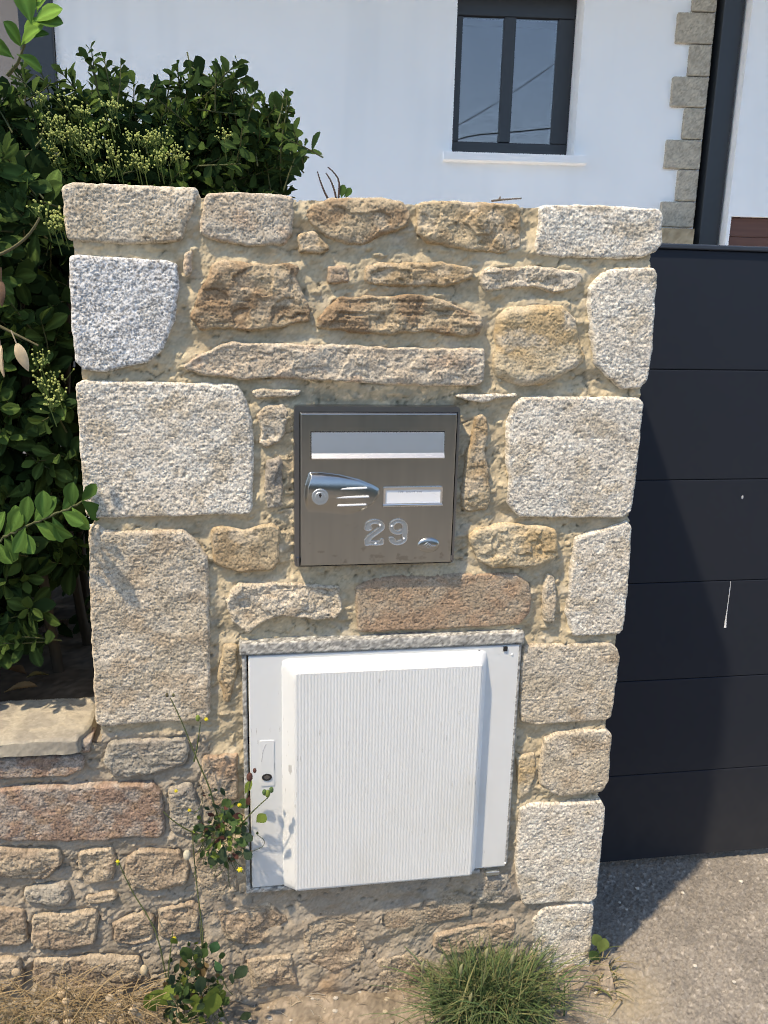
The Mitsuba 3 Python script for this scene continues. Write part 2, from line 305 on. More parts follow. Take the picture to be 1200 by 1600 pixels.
# low wall carries on to the left, outside the frame
for j, (py, hh_) in enumerate([(1225, 84), (1322, 58), (1392, 86), (1490, 66), (1568, 60)]):
    px = -72 - 30*(j % 2)
    while px > -700:
        w_ = random.uniform(70, 150); k_ = random.uniform(-5, 5)
        w = [(px - w_, py + 4 + k_), (px - w_*.5, py - 2), (px - 10, py + 2), (px - 8, py + hh_*.5), (px - 12, py + hh_ - 8), (px - w_*.6, py + hh_ - 4), (px - w_ + 6, py + hh_ - 10)]
        px -= w_
        stone(w, random.choice(['old', 'grey', 'red']), .6, owner='low_stone_wall')

# ------------------------------------------------------------------ mortar
MB = (.0885, .395)   # mailbox x range, filled in below
core_l = at(np.array([108,114,127,145,156,170]), np.array([302,390,590,812,1150,1660]))[:, [0, 2]]
core_r = at(np.array([1024,1020,1003,985,966,948,938,920,910]), np.array([330,410,615,812,1000,1135,1250,1412,1560]))[:, [0, 2]]
core_poly = sg.Polygon(np.vstack([core_l, [[core_l[-1, 0], -.08], [core_r[-1, 0], -.08]], core_r[::-1]]))
ledge_z = at(60, 1156, -.008)[2]
low_poly = sg.box(-1.6, -.08, core_l[4, 0] + .03, ledge_z - .02)
LZ = at(200, 1150)[2]
def low_s(x, z): return np.minimum(-.075 - x, LZ - (x + .2)*.05 - z)     # metres inside the old low wall's face
def low_w(x, z): return sstep(-.012, .012, low_s(x, z))
edges = np.vstack(STONE_EDGES); etree = cKDTree(edges)
holes = shapely.union_all([p.buffer(-.014) for p, _, _ in STONE_POLYS])
cab_hole = sg.Polygon(at(np.array([384,808,795,388]), np.array([1022,1004,1360,1392]))[:, [0, 2]])
mail_hole = sg.Polygon(at(np.array([468,706,700,471]), np.array([646,643,872,875]))[:, [0, 2]])
holes = shapely.union_all([holes, cab_hole.buffer(-.012), mail_hole.buffer(-.012)])
mb_top = at(590, 634, 0)[2]
def mortar_sheet(poly, keep, owner, h=.003):
    x0, z0, x1, z1 = poly.bounds; g = np.random.default_rng(5)
    xs, zs = np.arange(x0, x1 + h, h), np.arange(z0, z1 + h, h)
    gx, gz = np.meshgrid(xs, zs); X = gx + g.uniform(-.25, .25, gx.shape)*h; Z = gz + g.uniform(-.25, .25, gx.shape)*h
    ok = (shapely.contains_xy(poly, X, Z) & ~shapely.contains_xy(holes, X, Z) & keep(gx, gz))
    x, z = X.ravel(), Z.ravel()
    d = etree.query(np.stack([x, z], 1), distance_upper_bound=.05)[0]; d = np.minimum(d, .05)
    n = lambda s, o=4, k=0: fbm(P3(x, z, s), o, 900 + k) - .5
    low = low_w(x, z)
    base = sstep(.42, .30, z + .03*n(.1)*4)*(x > -.1)
    dep = .0115 - .012*n(.05, 3, 1)*2 + .004*sstep(0, .02, d)
    dep = dep*(1-low) + (.010 - .010*2*n(.05, 3, 2) + .003*sstep(.006, .0, d))*low
    dep = dep*(1-base) + (.006 - .016*2*n(.07, 4, 3))*base
    dep += -.0035*2*n(.016, 3, 4)*(1 - .6*base) - .0012*2*n(.006, 2, 5) - .0005*g.standard_normal(len(x))
    # plaster crumbs
    dep -= .004*sstep(.70, .8, noise(P3(x, z, .011), 77))*(1 - .75*base)
    dep += -.0030*base*2*(fbm(np.stack([x/.018, np.zeros_like(x), z/.05], -1), 3, 78) - .5)
    q3 = lambda s: P3(x, z, s)
    crack = sstep(.016, .004, np.abs(fbm(q3(.05), 3, 701) - .5))*sstep(.50, .62, fbm(q3(.08), 3, 702)); hole = sstep(.76, .84, noise(q3(.009), 703))*sstep(.45, .6, fbm(q3(.06), 2, 704))
    dep += .0035*crack + .005*hole
    c = mixc(np.ones((len(x), 1))*np.array((.52, .445, .305)), (.43, .365, .25), sstep(.4, .65, fbm(q3(.06), 4, 800)))
    c = mixc(c, (.52, .47, .37), sstep(.55, .75, fbm(q3(.035), 3, 811))*.6)
    lowc = mixc(np.ones((len(x), 1))*np.array((.40, .35, .275)), (.33, .285, .22), sstep(.4, .65, fbm(q3(.05), 4, 820)))
    basec = mixc(np.ones((len(x), 1))*np.array((.40, .345, .265)), (.33, .28, .215), sstep(.4, .62, fbm(q3(.07), 4, 830)))
    sx = at(515, 1480)[0]
    rust = np.exp(-((x - sx - .02*n(.06)*2)/.022)**2)*sstep(.27, .2, z)*(.4 + .9*noise(q3(.03), 3))
    basec = mixc(basec, (.40, .24, .11), np.clip(rust*.45, 0, 1))
    basec = mixc(basec, (.34, .315, .27), sstep(.55, .7, fbm(q3(.05), 3, 841))*.6)
    c = c*(1-low)[:, None] + lowc*low[:, None]; c = c*(1-base)[:, None] + basec*base[:, None]
    c *= np.clip(1 + .16*(noise(q3(.004), 850) - .5)*2 + .06*g.standard_normal(len(x)), .5, 1.4)[:, None]
    c *= (1 - .35*crack - .3*hole)[:, None]
    moss = np.exp(-((z - mb_top - .012)/.016)**2)*(x > .05)*(x < .44)*sstep(.35, .6, fbm(q3(.02), 3, 705)) + .55*sstep(.60, .72, fbm(q3(.045), 4, 706))
    c = mixc(c, (.20, .18, .125), np.clip(moss, 0, 1)*.6)
    idx = -np.ones(gx.shape, int); idx[ok] = np.arange(ok.sum())
    a, b2, c2, d2 = idx[:-1, :-1], idx[:-1, 1:], idx[1:, 1:], idx[1:, :-1]
    f = np.vstack([np.stack([a, b2, c2], -1)[(a >= 0) & (b2 >= 0) & (c2 >= 0)], np.stack([a, c2, d2], -1)[(a >= 0) & (c2 >= 0) & (d2 >= 0)]])
    m = ok.ravel(); v = np.stack([x, dep, z], -1)[m]
    add(owner + '__mortar', trimesh.Trimesh(v, f, process=False), 'm_stone', smooth=True, color=np.clip(c[m], .02, .9))
mortar_sheet(core_poly.buffer(.002), lambda x, z: low_s(x, z) < .004, 'stone_pillar')
mortar_sheet(shapely.union_all([low_poly, core_poly]), lambda x, z: low_s(x, z) > -.004, 'low_stone_wall')

def gridbox(x0, x1, y0, y1, z0, z1, h):
    lo, hi = np.array([x0, y0, z0], float), np.array([x1, y1, z1], float); n = np.maximum(1, np.ceil((hi - lo)/h).astype(int)); V, Fc, off = [], [], 0
    for k in range(3):
        a, b = (k+1) % 3, (k+2) % 3
        A, B = np.meshgrid(np.linspace(lo[a], hi[a], n[a]+1), np.linspace(lo[b], hi[b], n[b]+1), indexing='ij')
        idx = np.arange(A.size).reshape(A.shape); p, q, r, t = idx[:-1, :-1].ravel(), idx[1:, :-1].ravel(), idx[1:, 1:].ravel(), idx[:-1, 1:].ravel()
        f = np.vstack([np.stack([p, q, r], 1), np.stack([p, r, t], 1)])
        for s_, val in ((0, lo[k]), (1, hi[k])):
            v = np.empty((A.size, 3)); v[:, a] = A.ravel(); v[:, b] = B.ravel(); v[:, k] = val
            V.append(v); Fc.append((f if s_ else f[:, ::-1]) + off); off += A.size
    m = trimesh.Trimesh(np.vstack(V), np.vstack(Fc), process=False); m.merge_vertices(); return m
def rough_box(x0, x1, y0, y1, z0, z1, h, amp, c0, c1, seed, scale=.03, grain=.12, chip=0):
    m = gridbox(x0, x1, y0, y1, z0, z1, h); v = m.vertices.copy()
    lo, hi = np.array([x0, y0, z0]), np.array([x1, y1, z1]); mid = (lo + hi)/2
    for k in range(3): v[:, k] += amp*2*(fbm(m.vertices/(scale*.6), 4, seed + k) - .5)
    if chip:                                           # worn arrises
        on = (np.minimum(m.vertices - lo, hi - m.vertices) < 1e-6); near = on.sum(1) >= 2
        v[near] += (np.sign(mid - m.vertices[near])*on[near])*chip*(.3 + noise(v[near]/.02, seed))[:, None]
    g = np.random.default_rng(seed)
    c = mixc(np.ones((len(v), 1))*np.array(c0), c1, sstep(.42, .6, fbm(v/scale, 4, seed + 9)))
    c *= np.clip(1 + grain*(1.6*(noise(v/.004, seed) - .5)*2 + .5*g.standard_normal(len(v))), .4, 1.5)[:, None]
    return trimesh.Trimesh(v, m.faces, process=False), np.clip(c, .01, .9)
# cores (the masonry behind the faces)
xl, xr = core_l[:, 0].max(), core_r[:, 0].min()
def extrude_y(poly, y0, y1):
    m = cat([trimesh.creation.extrude_polygon(g, y1 - y0, engine='earcut') for g in getattr(poly, 'geoms', [poly])]); v = m.vertices.copy()
    m.vertices = np.stack([v[:, 0], y1 - v[:, 2], v[:, 1]], -1); return m
cm = extrude_y(core_poly.buffer(-.004), .03, .372)
add('stone_pillar__core', cm, 'm_stone', color=np.ones((len(cm.vertices), 1))*np.array((.40, .345, .25))*(.85 + .3*fbm(cm.vertices/.04))[:, None])
b, c = rough_box(-1.6, core_l[4, 0] + .02, .028, .15, -.05, ledge_z - .03, .03, .004, (.34, .30, .25), (.28, .25, .2), 44)
add('low_stone_wall__core', b, 'm_stone', color=c)
# concrete coping: sloping right end
cx = at(121, 1165, -.012)[0]; ctop = ledge_z; cbot = at(60, 1181, -.012)[2]
xe = at_z(146, 1131, ctop)
cp = sg.Polygon([(-1.6, -.012), (cx, -.012), (xe[0] - .004, xe[1]), (xe[0] - .004, .17), (-1.6, .17)])
cp = cp.intersection(sg.box(-.8, -1, 1, 1))
cb_ = resample(cp, .004); hh_ = .0042
gx, gy = np.meshgrid(np.arange(-.8, cp.bounds[2], hh_), np.arange(-.012, .17, hh_)); pts = np.stack([gx.ravel(), gy.ravel()], 1) + rng.uniform(-.25, .25, (gx.size, 2))*hh_
pts = pts[shapely.contains_xy(cp.buffer(-hh_*.5), pts[:, 0], pts[:, 1])]; V2 = np.vstack([cb_, pts]); tri = Delaunay(V2).simplices
c = V2[tri].mean(1); tri = tri[shapely.contains_xy(cp, c[:, 0], c[:, 1])]; a = V2[tri]; e1, e2 = a[:, 1]-a[:, 0], a[:, 2]-a[:, 0]; cr = e1[:, 0]*e2[:, 1]-e1[:, 1]*e2[:, 0]; tri[cr < 0] = tri[cr < 0][:, ::-1]
zs = [ctop] + list(np.linspace(ctop - .004, cbot, 7)); nb = len(cb_); A = [np.c_[V2, np.full(len(V2), ctop)]]; Fs = [tri]; prev = np.arange(nb); off = len(V2)
for z_ in zs[1:]:
    cur = off + np.arange(nb); off += nb; A.append(np.c_[cb_, np.full(nb, z_)]); p2, c2 = np.roll(prev, -1), np.roll(cur, -1)
    sd = np.vstack([np.stack([prev, cur, c2], 1), np.stack([prev, c2, p2], 1)]); Fs.append(sd if sg.LinearRing(cb_).is_ccw else sd[:, ::-1]); prev = cur
cm = trimesh.Trimesh(np.vstack(A), np.vstack(Fs), process=False); v = cm.vertices.copy()
dd = cKDTree(cb_).query(v[:, :2])[0]; v[:, 2] -= np.where(cm.vertices[:, 2] > ctop - .001, .005*(1 - np.clip(dd/.006, 0, 1))**2, 0)
for k in range(3): v[:, k] += .0035*2*(fbm(cm.vertices/.02, 4, 60 + k) - .5)
v[:, 2] += .006*2*(fbm(cm.vertices/.09, 3, 70) - .5)*(v[:, 2] > ctop - .01)
c = mixc(np.ones((len(v), 1))*np.array((.40, .365, .29)), (.31, .285, .235), sstep(.4, .62, fbm(v/.03, 4, 71)))
c *= np.clip(1 + .14*(noise(v/.005, 72) - .5)*2 + .07*rng.standard_normal(len(v)), .5, 1.4)[:, None]
add('low_stone_wall__coping', trimesh.Trimesh(v, cm.faces, process=False), 'm_stone', smooth=True, color=c, label='grey concrete coping slab with a chipped slanting end')

# ------------------------------------------------------------------ mailbox
def XZ(px, py, Y=0.0): p = at(px, py, Y); return p[0], p[2]
ym = -.014
x0, z1 = XZ(459.5, 635, ym); x1, z0 = XZ(712, 879, ym); x1 = (x1 + XZ(716, 634, ym)[0])/2
def rrect(x0, x1, z0, z1, r): return sg.box(x0 + r, z0 + r, x1 - r, z1 - r).buffer(r, quad_segs=6)
frame = rrect(x0, x1, z0, z1, .007)
dx0, dz1 = XZ(468.5, 644.5, ym); dx1, dz0 = XZ(708, 878, ym); dx1 = (dx1 + XZ(711, 643, ym)[0])/2
door_r = sg.box(dx0, dz0, dx1, dz1)
add('mailbox__frame', cat([extrude_y(frame.difference(door_r.buffer(.0012, join_style=2)), ym, .05), box(x0+.004, x1-.004, .012, .06, z0+.004, z1-.004)]), 'm_steel_dark', smooth=30)
# door: one sheet with a pressed-out lock shield
n = 330
gx, gz = np.meshgrid(np.linspace(dx0, dx1, n), np.linspace(dz0, dz1, n))
sh = at(np.array([484,505,530,560,582,592,592,582,565,545,515,485,479,475.5,474,476,480]), np.array([737.5,738.5,741.5,748.5,757,763,772,786,796,802,809,815,801,788,775,757,744]), ym)[:, [0, 2]]
shp = sg.Polygon(sh).buffer(.001)
din = np.where(shapely.contains_xy(shp, gx, gz), shapely.distance(shapely.points(gx, gz), shp.exterior), 0)
zt = sh[:, 1].max(); zb = sh[:, 1].min(); xa, xb = sh[:, 0].min(), sh[:, 0].max()
top_edge = np.interp(gx, *np.array(sorted([(a, b) for a, b in sh[:7]])).T)
fade = sstep(xb, xa + .02, gx)
dt = np.clip((top_edge - gz), 0, None)
prof = np.where(dt < .030, np.sqrt(np.clip(1 - (1 - dt/.030)**2, 0, 1)), 1.0)*sstep(.075, .034, dt)
lft = sstep(0, .007, gx - np.interp(gz, sh[11:, 1], sh[11:, 0]))
bump = .0135*prof*(.25 + .75*fade)*lft*np.clip(din/.004, 0, 1)
Yd = ym - .004 - bump + .0006*2*(fbm(np.stack([gx/.12, gx*0, gz/.12], -1), 2, 3) - .5)
# folded rim
rim = np.minimum(np.minimum(gx - dx0, dx1 - gx), np.minimum(gz - dz0, dz1 - gz))
Yd += .004*sstep(.0022, 0, rim)
idx = np.arange(n*n).reshape(n, n); a, b2, c2, d2 = idx[:-1, :-1].ravel(), idx[:-1, 1:].ravel(), idx[1:, 1:].ravel(), idx[1:, :-1].ravel()
add('mailbox__door', trimesh.Trimesh(np.stack([gx, Yd, gz], -1).reshape(-1, 3), np.vstack([np.stack([a, b2, c2], 1), np.stack([a, c2, d2], 1)]), process=False), 'm_steel', smooth=True)
def slab(px, y0, y1, c=.0008):
    q = at(np.array([p[0] for p in px], float), np.array([p[1] for p in px], float), y0)
    return q[:, 0].min(), q[:, 0].max(), q[:, 2].min(), q[:, 2].max()
yd = ym - .004
fx0, fx1, fz0, fz1 = slab([(486.5, 676), (692.5, 675), (692.5, 715), (487, 716)], yd, 0)
add('mailbox__slot_gap', box(fx0-.0012, fx1+.0012, yd-.0006, yd+.003, fz0-.001, fz1+.0018), 'm_black')
add('mailbox__flap', cat([hull([(fx0, yd-.0022, fz1), (fx1, yd-.0022, fz1), (fx0, yd-.0058, fz0+.010), (fx1, yd-.0058, fz0+.010), (fx0, yd, fz1), (fx1, yd, fz1), (fx0, yd, fz0+.008), (fx1, yd, fz0+.008)]),
    hull([(fx0, yd-.0058, fz0+.0102), (fx1, yd-.0058, fz0+.0102), (fx0, yd-.012, fz0+.002), (fx1, yd-.012, fz0+.002), (fx0, yd-.011, fz0), (fx1, yd-.011, fz0), (fx0, yd-.002, fz0+.004), (fx1, yd-.002, fz0+.004)])]), 'm_steel_flap')
lx, lz = XZ(500, 776, yd-.012)
def disc(x, z, r, y0, y1, c=.0008):
    m = trimesh.creation.revolve(np.array([(0, 0), (r, 0), (r, (y1-y0) - c), (r-c, y1-y0), (0, y1-y0)]), sections=28)
    v = m.vertices.copy(); m.vertices = np.stack([x + v[:, 0], y1 - v[:, 2], z + v[:, 1]], -1); return m
lk = disc(lx, lz, .0152, yd - .0150, yd - .004)
add('mailbox__lock', cat([lk, disc(lx, lz, .0095, yd - .0160, yd - .0145)]), 'm_zinc', smooth=30)
add('mailbox__lock__keyhole', cat([box(lx-.0012, lx+.0012, yd-.0163, yd-.0155, lz-.001, lz+.007), box(lx-.0025, lx+.0025, yd-.0163, yd-.0155, lz+.002, lz+.005)]), 'm_black')
for q in ([(526, 764.5), (573, 762.5)], [(524, 777.5), (576, 776)], [(528, 790.5), (572, 789)]):
    ax, az = XZ(*q[0], yd-.008); bx, bz = XZ(*q[1], yd-.008)
    j = np.argmin((gx - (ax+bx)/2)**2 + (gz - az)**2); yy = Yd.ravel()[j]
    add('mailbox__rib', tube([(ax, yy+.0005, az), (ax+.002, yy-.0007, az), (bx-.002, yy-.0007, bz), (bx, yy+.0005, bz)], .0021, 8), 'm_paper', smooth=True)
nx0, nx1, nz0, nz1 = slab([(599, 761), (690.5, 760), (690, 789), (600, 790)], yd, 0)
add('mailbox__name_holder', cat([extrude_y(rrect(nx0, nx1, nz0+.003, nz1, .002).difference(sg.box(nx0+.004, nz0+.0055, nx1-.004, nz1-.0045)), yd-.0042, yd),
                                 box(nx0-.001, nx1+.001, yd-.0062, yd, nz0-.001, nz0+.0038, .0012)]), 'm_chrome', smooth=30)
add('mailbox__name_holder__label', box(nx0+.003, nx1-.003, yd-.0022, yd+.001, nz0+.0045, nz1-.0035), 'm_paper')
ink = []
u = nx0 + .028
for wdt in (.0025, .0018, .003, .0012, 0, .004, .0025, .003, .0022, .003, 0, .0028, .002, .0024):
    if wdt: ink.append(box(u, u + wdt, yd-.0024, yd-.002, nz1-.0105, nz1-.0087 + .0004*(len(ink) % 3)))
    u += wdt + .0006 if wdt else .0035
add('mailbox__name_holder__faint_print', cat(ink), 'm_ink')
# house number 29: pressed metal numerals, each fixed with bright rivets
def numeral(poly, x, z, wid, hgt, key, riv):
    x0_, z0_, x1_, z1_ = poly.bounds; s = np.array([wid/(x1_-x0_), hgt/(z1_-z0_)])
    t = lambda p: shapely.transform(p, lambda c: (c - [x0_, z0_])*s + [x, z])
    p = t(poly); inner = p.buffer(-.0010)
    k = add(key, extrude_y(p, yd-.0024, yd+.0005), 'm_zinc', smooth=30)
    add(k + '__rim', extrude_y(p.difference(inner), yd-.0038, yd-.0023), 'm_chrome', smooth=30)
    for rx, rz in riv:
        c = (np.array([rx, rz]) - [x0_, z0_])*s + [x, z]
        m = trimesh.creation.icosphere(2, .0021); m.apply_translation([c[0], yd-.0030, c[1]]); add(k + '__rivet', m, 'm_paper', smooth=True)
    return k
ln = lambda pts, w: sg.LineString(pts).buffer(w, quad_segs=8)
arc = lambda cx, cz, r, a0, a1, n=24, e=1.0: [(cx + r*math.cos(math.radians(a)), cz + e*r*math.sin(math.radians(a))) for a in np.linspace(a0, a1, n)]
two = shapely.union_all([ln(arc(2.7, 6.9, 1.75, 175, -40) + [(1.6, 3.2), (.9, 1.9), (.95, .75)], .72), ln([(.95, .85), (2.2, .95), (3.3, .8), (4.3, .95)], .72), ln([(4.2, 1.0), (4.6, 2.0)], .45), sg.Point(1.1, 6.4).buffer(1.0)])
nine = shapely.union_all([ln(arc(2.6, 6.3, 1.62, 0, 360, e=1.2), .62), ln([(4.25, 6.3), (4.3, 4.6)] + arc(2.6, 2.75, 1.62, 20, -165, e=1.15), .64), sg.Point(1.25, 2.1).buffer(.78)])
ax, az = XZ(568, 852.5, yd); bx, bz = XZ(606.5, 851.5, yd); hh = XZ(585, 811.5, yd)[1] - az
nw = XZ(600, 830, yd)[0] - XZ(567.5, 830, yd)[0]
numeral(two, ax, az, nw, hh, 'mailbox__numeral', [(4.0, 7.4), (3.0, .85)])
numeral(nine, bx, bz, nw*.93, hh, 'mailbox__numeral', [(1.05, 6.6), (4.05, 2.4)])
labels['mailbox__numeral'] = {'label': 'pressed metal numeral 2'}; labels['mailbox__numeral_001'] = {'label': 'pressed metal numeral 9'}
ex, ez = XZ(669.5, 851.5, yd); rx, rz = .0212, .0148
em = []
k = 26
for i in range(k + 1):
    pass
th = np.linspace(0, 2*np.pi, 49)[:-1]; rr_ = np.linspace(0, 1, 12)
vv = [(ex, yd-.0046, ez)]
for r_ in rr_[1:]:
    for t_ in th: vv.append((ex + rx*r_*math.cos(t_), yd - .0046*math.sqrt(max(0, 1 - r_**2.4)) - .0002, ez + rz*r_*math.sin(t_)))
ff = [(0, 1 + j, 1 + (j+1) % 48) for j in range(48)]
for i in range(10):
    for j in range(48):
        a_, b_, c_, d_ = 1+i*48+j, 1+i*48+(j+1) % 48, 1+(i+1)*48+(j+1) % 48, 1+(i+1)*48+j
        ff += [(a_, d_, c_), (a_, c_, b_)]
add('mailbox__badge', trimesh.Trimesh(np.array(vv), np.array(ff), process=False), 'm_steel', smooth=True)
em = [tube([(ex-.010, yd-.0046, ez+.001), (ex-.004, yd-.0050, ez+.006), (ex+.001, yd-.0052, ez+.004), (ex+.006, yd-.0050, ez-.001), (ex+.013, yd-.0046, ez-.0005)], .0008),
      tube([(ex-.006, yd-.0050, ez-.001), (ex-.001, yd-.0053, ez+.0035), (ex+.003, yd-.0053, ez-.002)], .0007), tube([(ex-.003, yd-.0052, ez-.003), (ex-.001, yd-.0053, ez-.0045)], .0009)]
add('mailbox__badge__emblem', cat(em), 'm_chrome', smooth=True)
for px, py in ((465, 876), (704, 871)):
    hx, hz = XZ(px, py, ym); add('mailbox__hinge', tube([(hx, ym-.002, hz-.004), (hx, ym-.002, hz+.006)], .0028, 8), 'm_steel_dark', smooth=30)
tag('mailbox', 'stainless steel letterbox with number 29, set into the pillar above the white cabinet', 'mailbox')

# ------------------------------------------------------------------ meter cabinet
yf = -.006
ox0, oz1 = XZ(377, 1009, yf); ox1, _ = XZ(812, 992, yf); oz0 = XZ(386, 1394, yf)[1]; ox1 = (ox1 + XZ(796, 1364, yf)[0])/2
oz1 = (oz1 + XZ(812, 990, yf)[1])/2; ox0 = (ox0 + XZ(385, 1390, yf)[0])/2; oz0 = (oz0 + XZ(795, 1364, yf)[1])/2
cz = lambda *a: rough_box(*a)
tt = .019
bars = [(ox0-.004, ox1+.003, yf-.004, .05, oz1-tt, oz1+.004), (ox0, ox0+.0085, yf, .05, oz0, oz1-tt), (ox1-.0105, ox1, yf, .05, oz0+.02, oz1-tt), (ox0, ox1-.06, yf, .05, oz0, oz0+.010)]
for i, bb in enumerate(bars):
    m, c = rough_box(*bb, .0035, .0006, (.25, .25, .235), (.47, .46, .42), 200+i, .007, .42, .0005)
    add('meter_cabinet__frame', m, 'm_stone', color=c, smooth=True)
add('meter_cabinet__case', cat([box(ox0+.007, ox1-.009, .02, .06, oz0+.008, oz1-tt+.002)]), 'm_black')
px0, pz1 = XZ(387.5, 1026, yf); px1 = (XZ(805.5, 1008, yf)[0] + XZ(796, 1352, yf)[0])/2; pz1 = (pz1 + XZ(806, 1007, yf)[1])/2
pz0 = (XZ(391, 1388, yf)[1] + XZ(797, 1353, yf)[1])/2
add('meter_cabinet__door', box(px0, px1, yf-.001, .02, pz0, pz1, .004), 'm_plastic', smooth=35)
# raised ribbed panel
pp = .023; yb, yt = yf - .0005, yf - .001 - pp
bx0, bz1 = XZ(440, 1034, yb); tx0, tz1 = XZ(461, 1055, yt); tx1 = (XZ(752, 1034, yt)[0] + XZ(740, 1362, yt)[0])/2
tz1 = (tz1 + XZ(745, 1038, yt)[1])/2; bz1 = tz1 + .022
tz0 = (XZ(466, 1394, yt)[1] + XZ(738, 1369, yt)[1])/2
bx1 = tx1 + .014; bz0 = tz0 - .002
c_ = .004
add('meter_cabinet__door__raised_panel', trimesh.smoothing.filter_taubin(trimesh.Trimesh(*trimesh.remesh.subdivide_to_size(*(lambda m: (m.vertices, m.faces))(hull(
    [(bx0, yb, bz0), (bx1, yb, bz0), (bx0, yb, bz1), (bx1, yb, bz1), (bx0+.001, yb-.003, bz0), (bx1-.001, yb-.003, bz0), (bx0+.001, yb-.003, bz1-.001), (bx1-.001, yb-.003, bz1-.001),
     (tx0-c_*.6, yt+c_*.6, tz0), (tx1+c_*.4, yt+c_, tz0), (tx0-c_*.6, yt+c_*.6, tz1+c_*.6), (tx1+c_*.4, yt+c_, tz1+c_*.6), (tx0, yt+.001, tz0+c_), (tx1, yt+.001, tz0+c_), (tx0, yt+.001, tz1), (tx1, yt+.001, tz1)])), .02, max_iter=10)), iterations=3), 'm_plastic', smooth=28)
nr = 58; prof = []
sx_ = np.linspace(tx0+.001, tx1-.001, nr + 1)
for i in range(nr):
    w_ = sx_[i+1] - sx_[i]
    prof += [(sx_[i] + .06*w_, 0), (sx_[i] + .2*w_, -.0004), (sx_[i] + .62*w_, -.0004), (sx_[i] + .78*w_, 0)]
prof = [(sx_[0]-.0005, .0025)] + prof + [(sx_[-1]+.0005, .0025)]
prof = np.array(prof); k = len(prof)
vs = np.vstack([np.stack([prof[:, 0], yt + prof[:, 1], np.full(k, zz)], 1) for zz in (tz0+.006, tz1-.001)])
vs = np.vstack([vs, np.stack([prof[:, 0], np.full(k, yt+.0025), np.full(k, tz0+.005)], 1), np.stack([prof[:, 0], np.full(k, yt+.0025), np.full(k, tz1)], 1)])
i = np.arange(k-1)
q4 = lambda a, b: np.vstack([np.stack([a+i, a+i+1, b+i+1], 1), np.stack([a+i, b+i+1, b+i], 1)])
add('meter_cabinet__door__ribbing', trimesh.Trimesh(vs, np.vstack([q4(0, k), q4(2*k, 0), q4(k, 3*k)]), process=False), 'm_plastic')
# lock plate
hx0, hx1, hz0, hz1 = slab([(407, 1157), (428, 1157), (428, 1226), (407, 1226)], yf, 0)
add('meter_cabinet__door__lock_plate', extrude_y(rrect(hx0, hx1, hz0, hz1, .002), yf-.0026, yf), 'm_plastic', smooth=30)
kx, kz = XZ(417, 1213, yf)
ring = trimesh.creation.annulus(.0062, .0098, .002); v = ring.vertices.copy(); ring.vertices = np.stack([kx + v[:, 0], yf - .0035 + v[:, 2], kz + v[:, 1]*.75], -1)
add('meter_cabinet__door__lock_ring', ring, 'm_black', smooth=30)
m = disc(kx, kz, .0064, yf-.0030, yf); m.vertices[:, 2] = kz + (m.vertices[:, 2]-kz)*.75
add('meter_cabinet__door__keyhole', m, 'm_steel_dark')
add('meter_cabinet__door__pointer_mark', tube([XZ(416, 1161, yf)[:1] + (yf-.0027,) + XZ(416, 1161, yf)[1:], XZ(411, 1172, yf)[:1] + (yf-.0027,) + XZ(411, 1172, yf)[1:], XZ(408.5, 1190, yf)[:1] + (yf-.0027,) + XZ(408.5, 1190, yf)[1:]], .0006, 5), 'm_ink')
for a_, b_ in (((800, 1022), .0022), ((748, 1017), .0030), ((789, 1348), .0020)):
    sxx, szz = XZ(*a_, yf); m = disc(sxx, szz, b_, yf-.003, yf); add('meter_cabinet__door__screw', m, 'm_plastic' if b_ < .0028 else 'm_steel_dark')
hx, hz = XZ(770, 1366, yf)
add('meter_cabinet__hinge', box(hx-.016, hx+.014, yf-.003, .01, hz-.001, hz+.008, .0015), 'm_zinc')
hx, hz = XZ(789, 1014, yf); add('meter_cabinet__hinge', box(hx-.004, hx+.004, yf-.004, .01, hz-.003, hz+.006), 'm_black')
tag('meter_cabinet', 'white plastic utility cabinet with ribbed raised door in a mottled grey frame', 'cabinet')

# ------------------------------------------------------------------ gate
yg = .372
joints = [at(1100, p, yg)[2] for p in (391, 578, 749.5, 908.5, 1059, 1203.5)] + [.022]
gx0, gx1 = core_r[-1, 0] - .25, 4.2
for a_, b_ in zip(joints[:-1], joints[1:]):
    add('driveway_gate__panel', box(gx0, gx1, yg, yg+.04, b_ + .0009, a_ - .0009, .0016), 'm_gate', smooth=20)
add('driveway_gate__backing', box(gx0+.002, gx1-.002, yg+.006, yg+.038, .024, joints[0]-.004), 'm_black')
add('driveway_gate__top_rail', box(gx0, gx1, yg-.008, yg+.05, joints[0]+.0005, joints[0]+.012, .003), 'm_gate_rail', smooth=20)
dp = at(np.array([1142, 1140, 1138, 1136, 1134, 1133]), np.array([908, 925, 940, 955, 970, 981]), yg-.001)
for (s, e, r) in ((0, 5, .0010),):
    m = tube(dp, [.0006, .0009, .0008, .001, .0022, .0034], 7); v = m.vertices; m.vertices = np.stack([v[:, 0], yg - .0005 + (v[:, 1]-yg)*.3, v[:, 2]], -1)
    add('driveway_gate__bird_dropping', m, 'm_paper')
m = trimesh.creation.icosphere(2, .003); m.apply_scale([.9, .3, 1.6]); m.apply_translation(at(1160, 777, yg)); add('driveway_gate__bird_dropping', m, 'm_ink')
tag('driveway_gate', 'anthracite gate of wide flat horizontal panels closing the drive right of the pillar', 'gate')

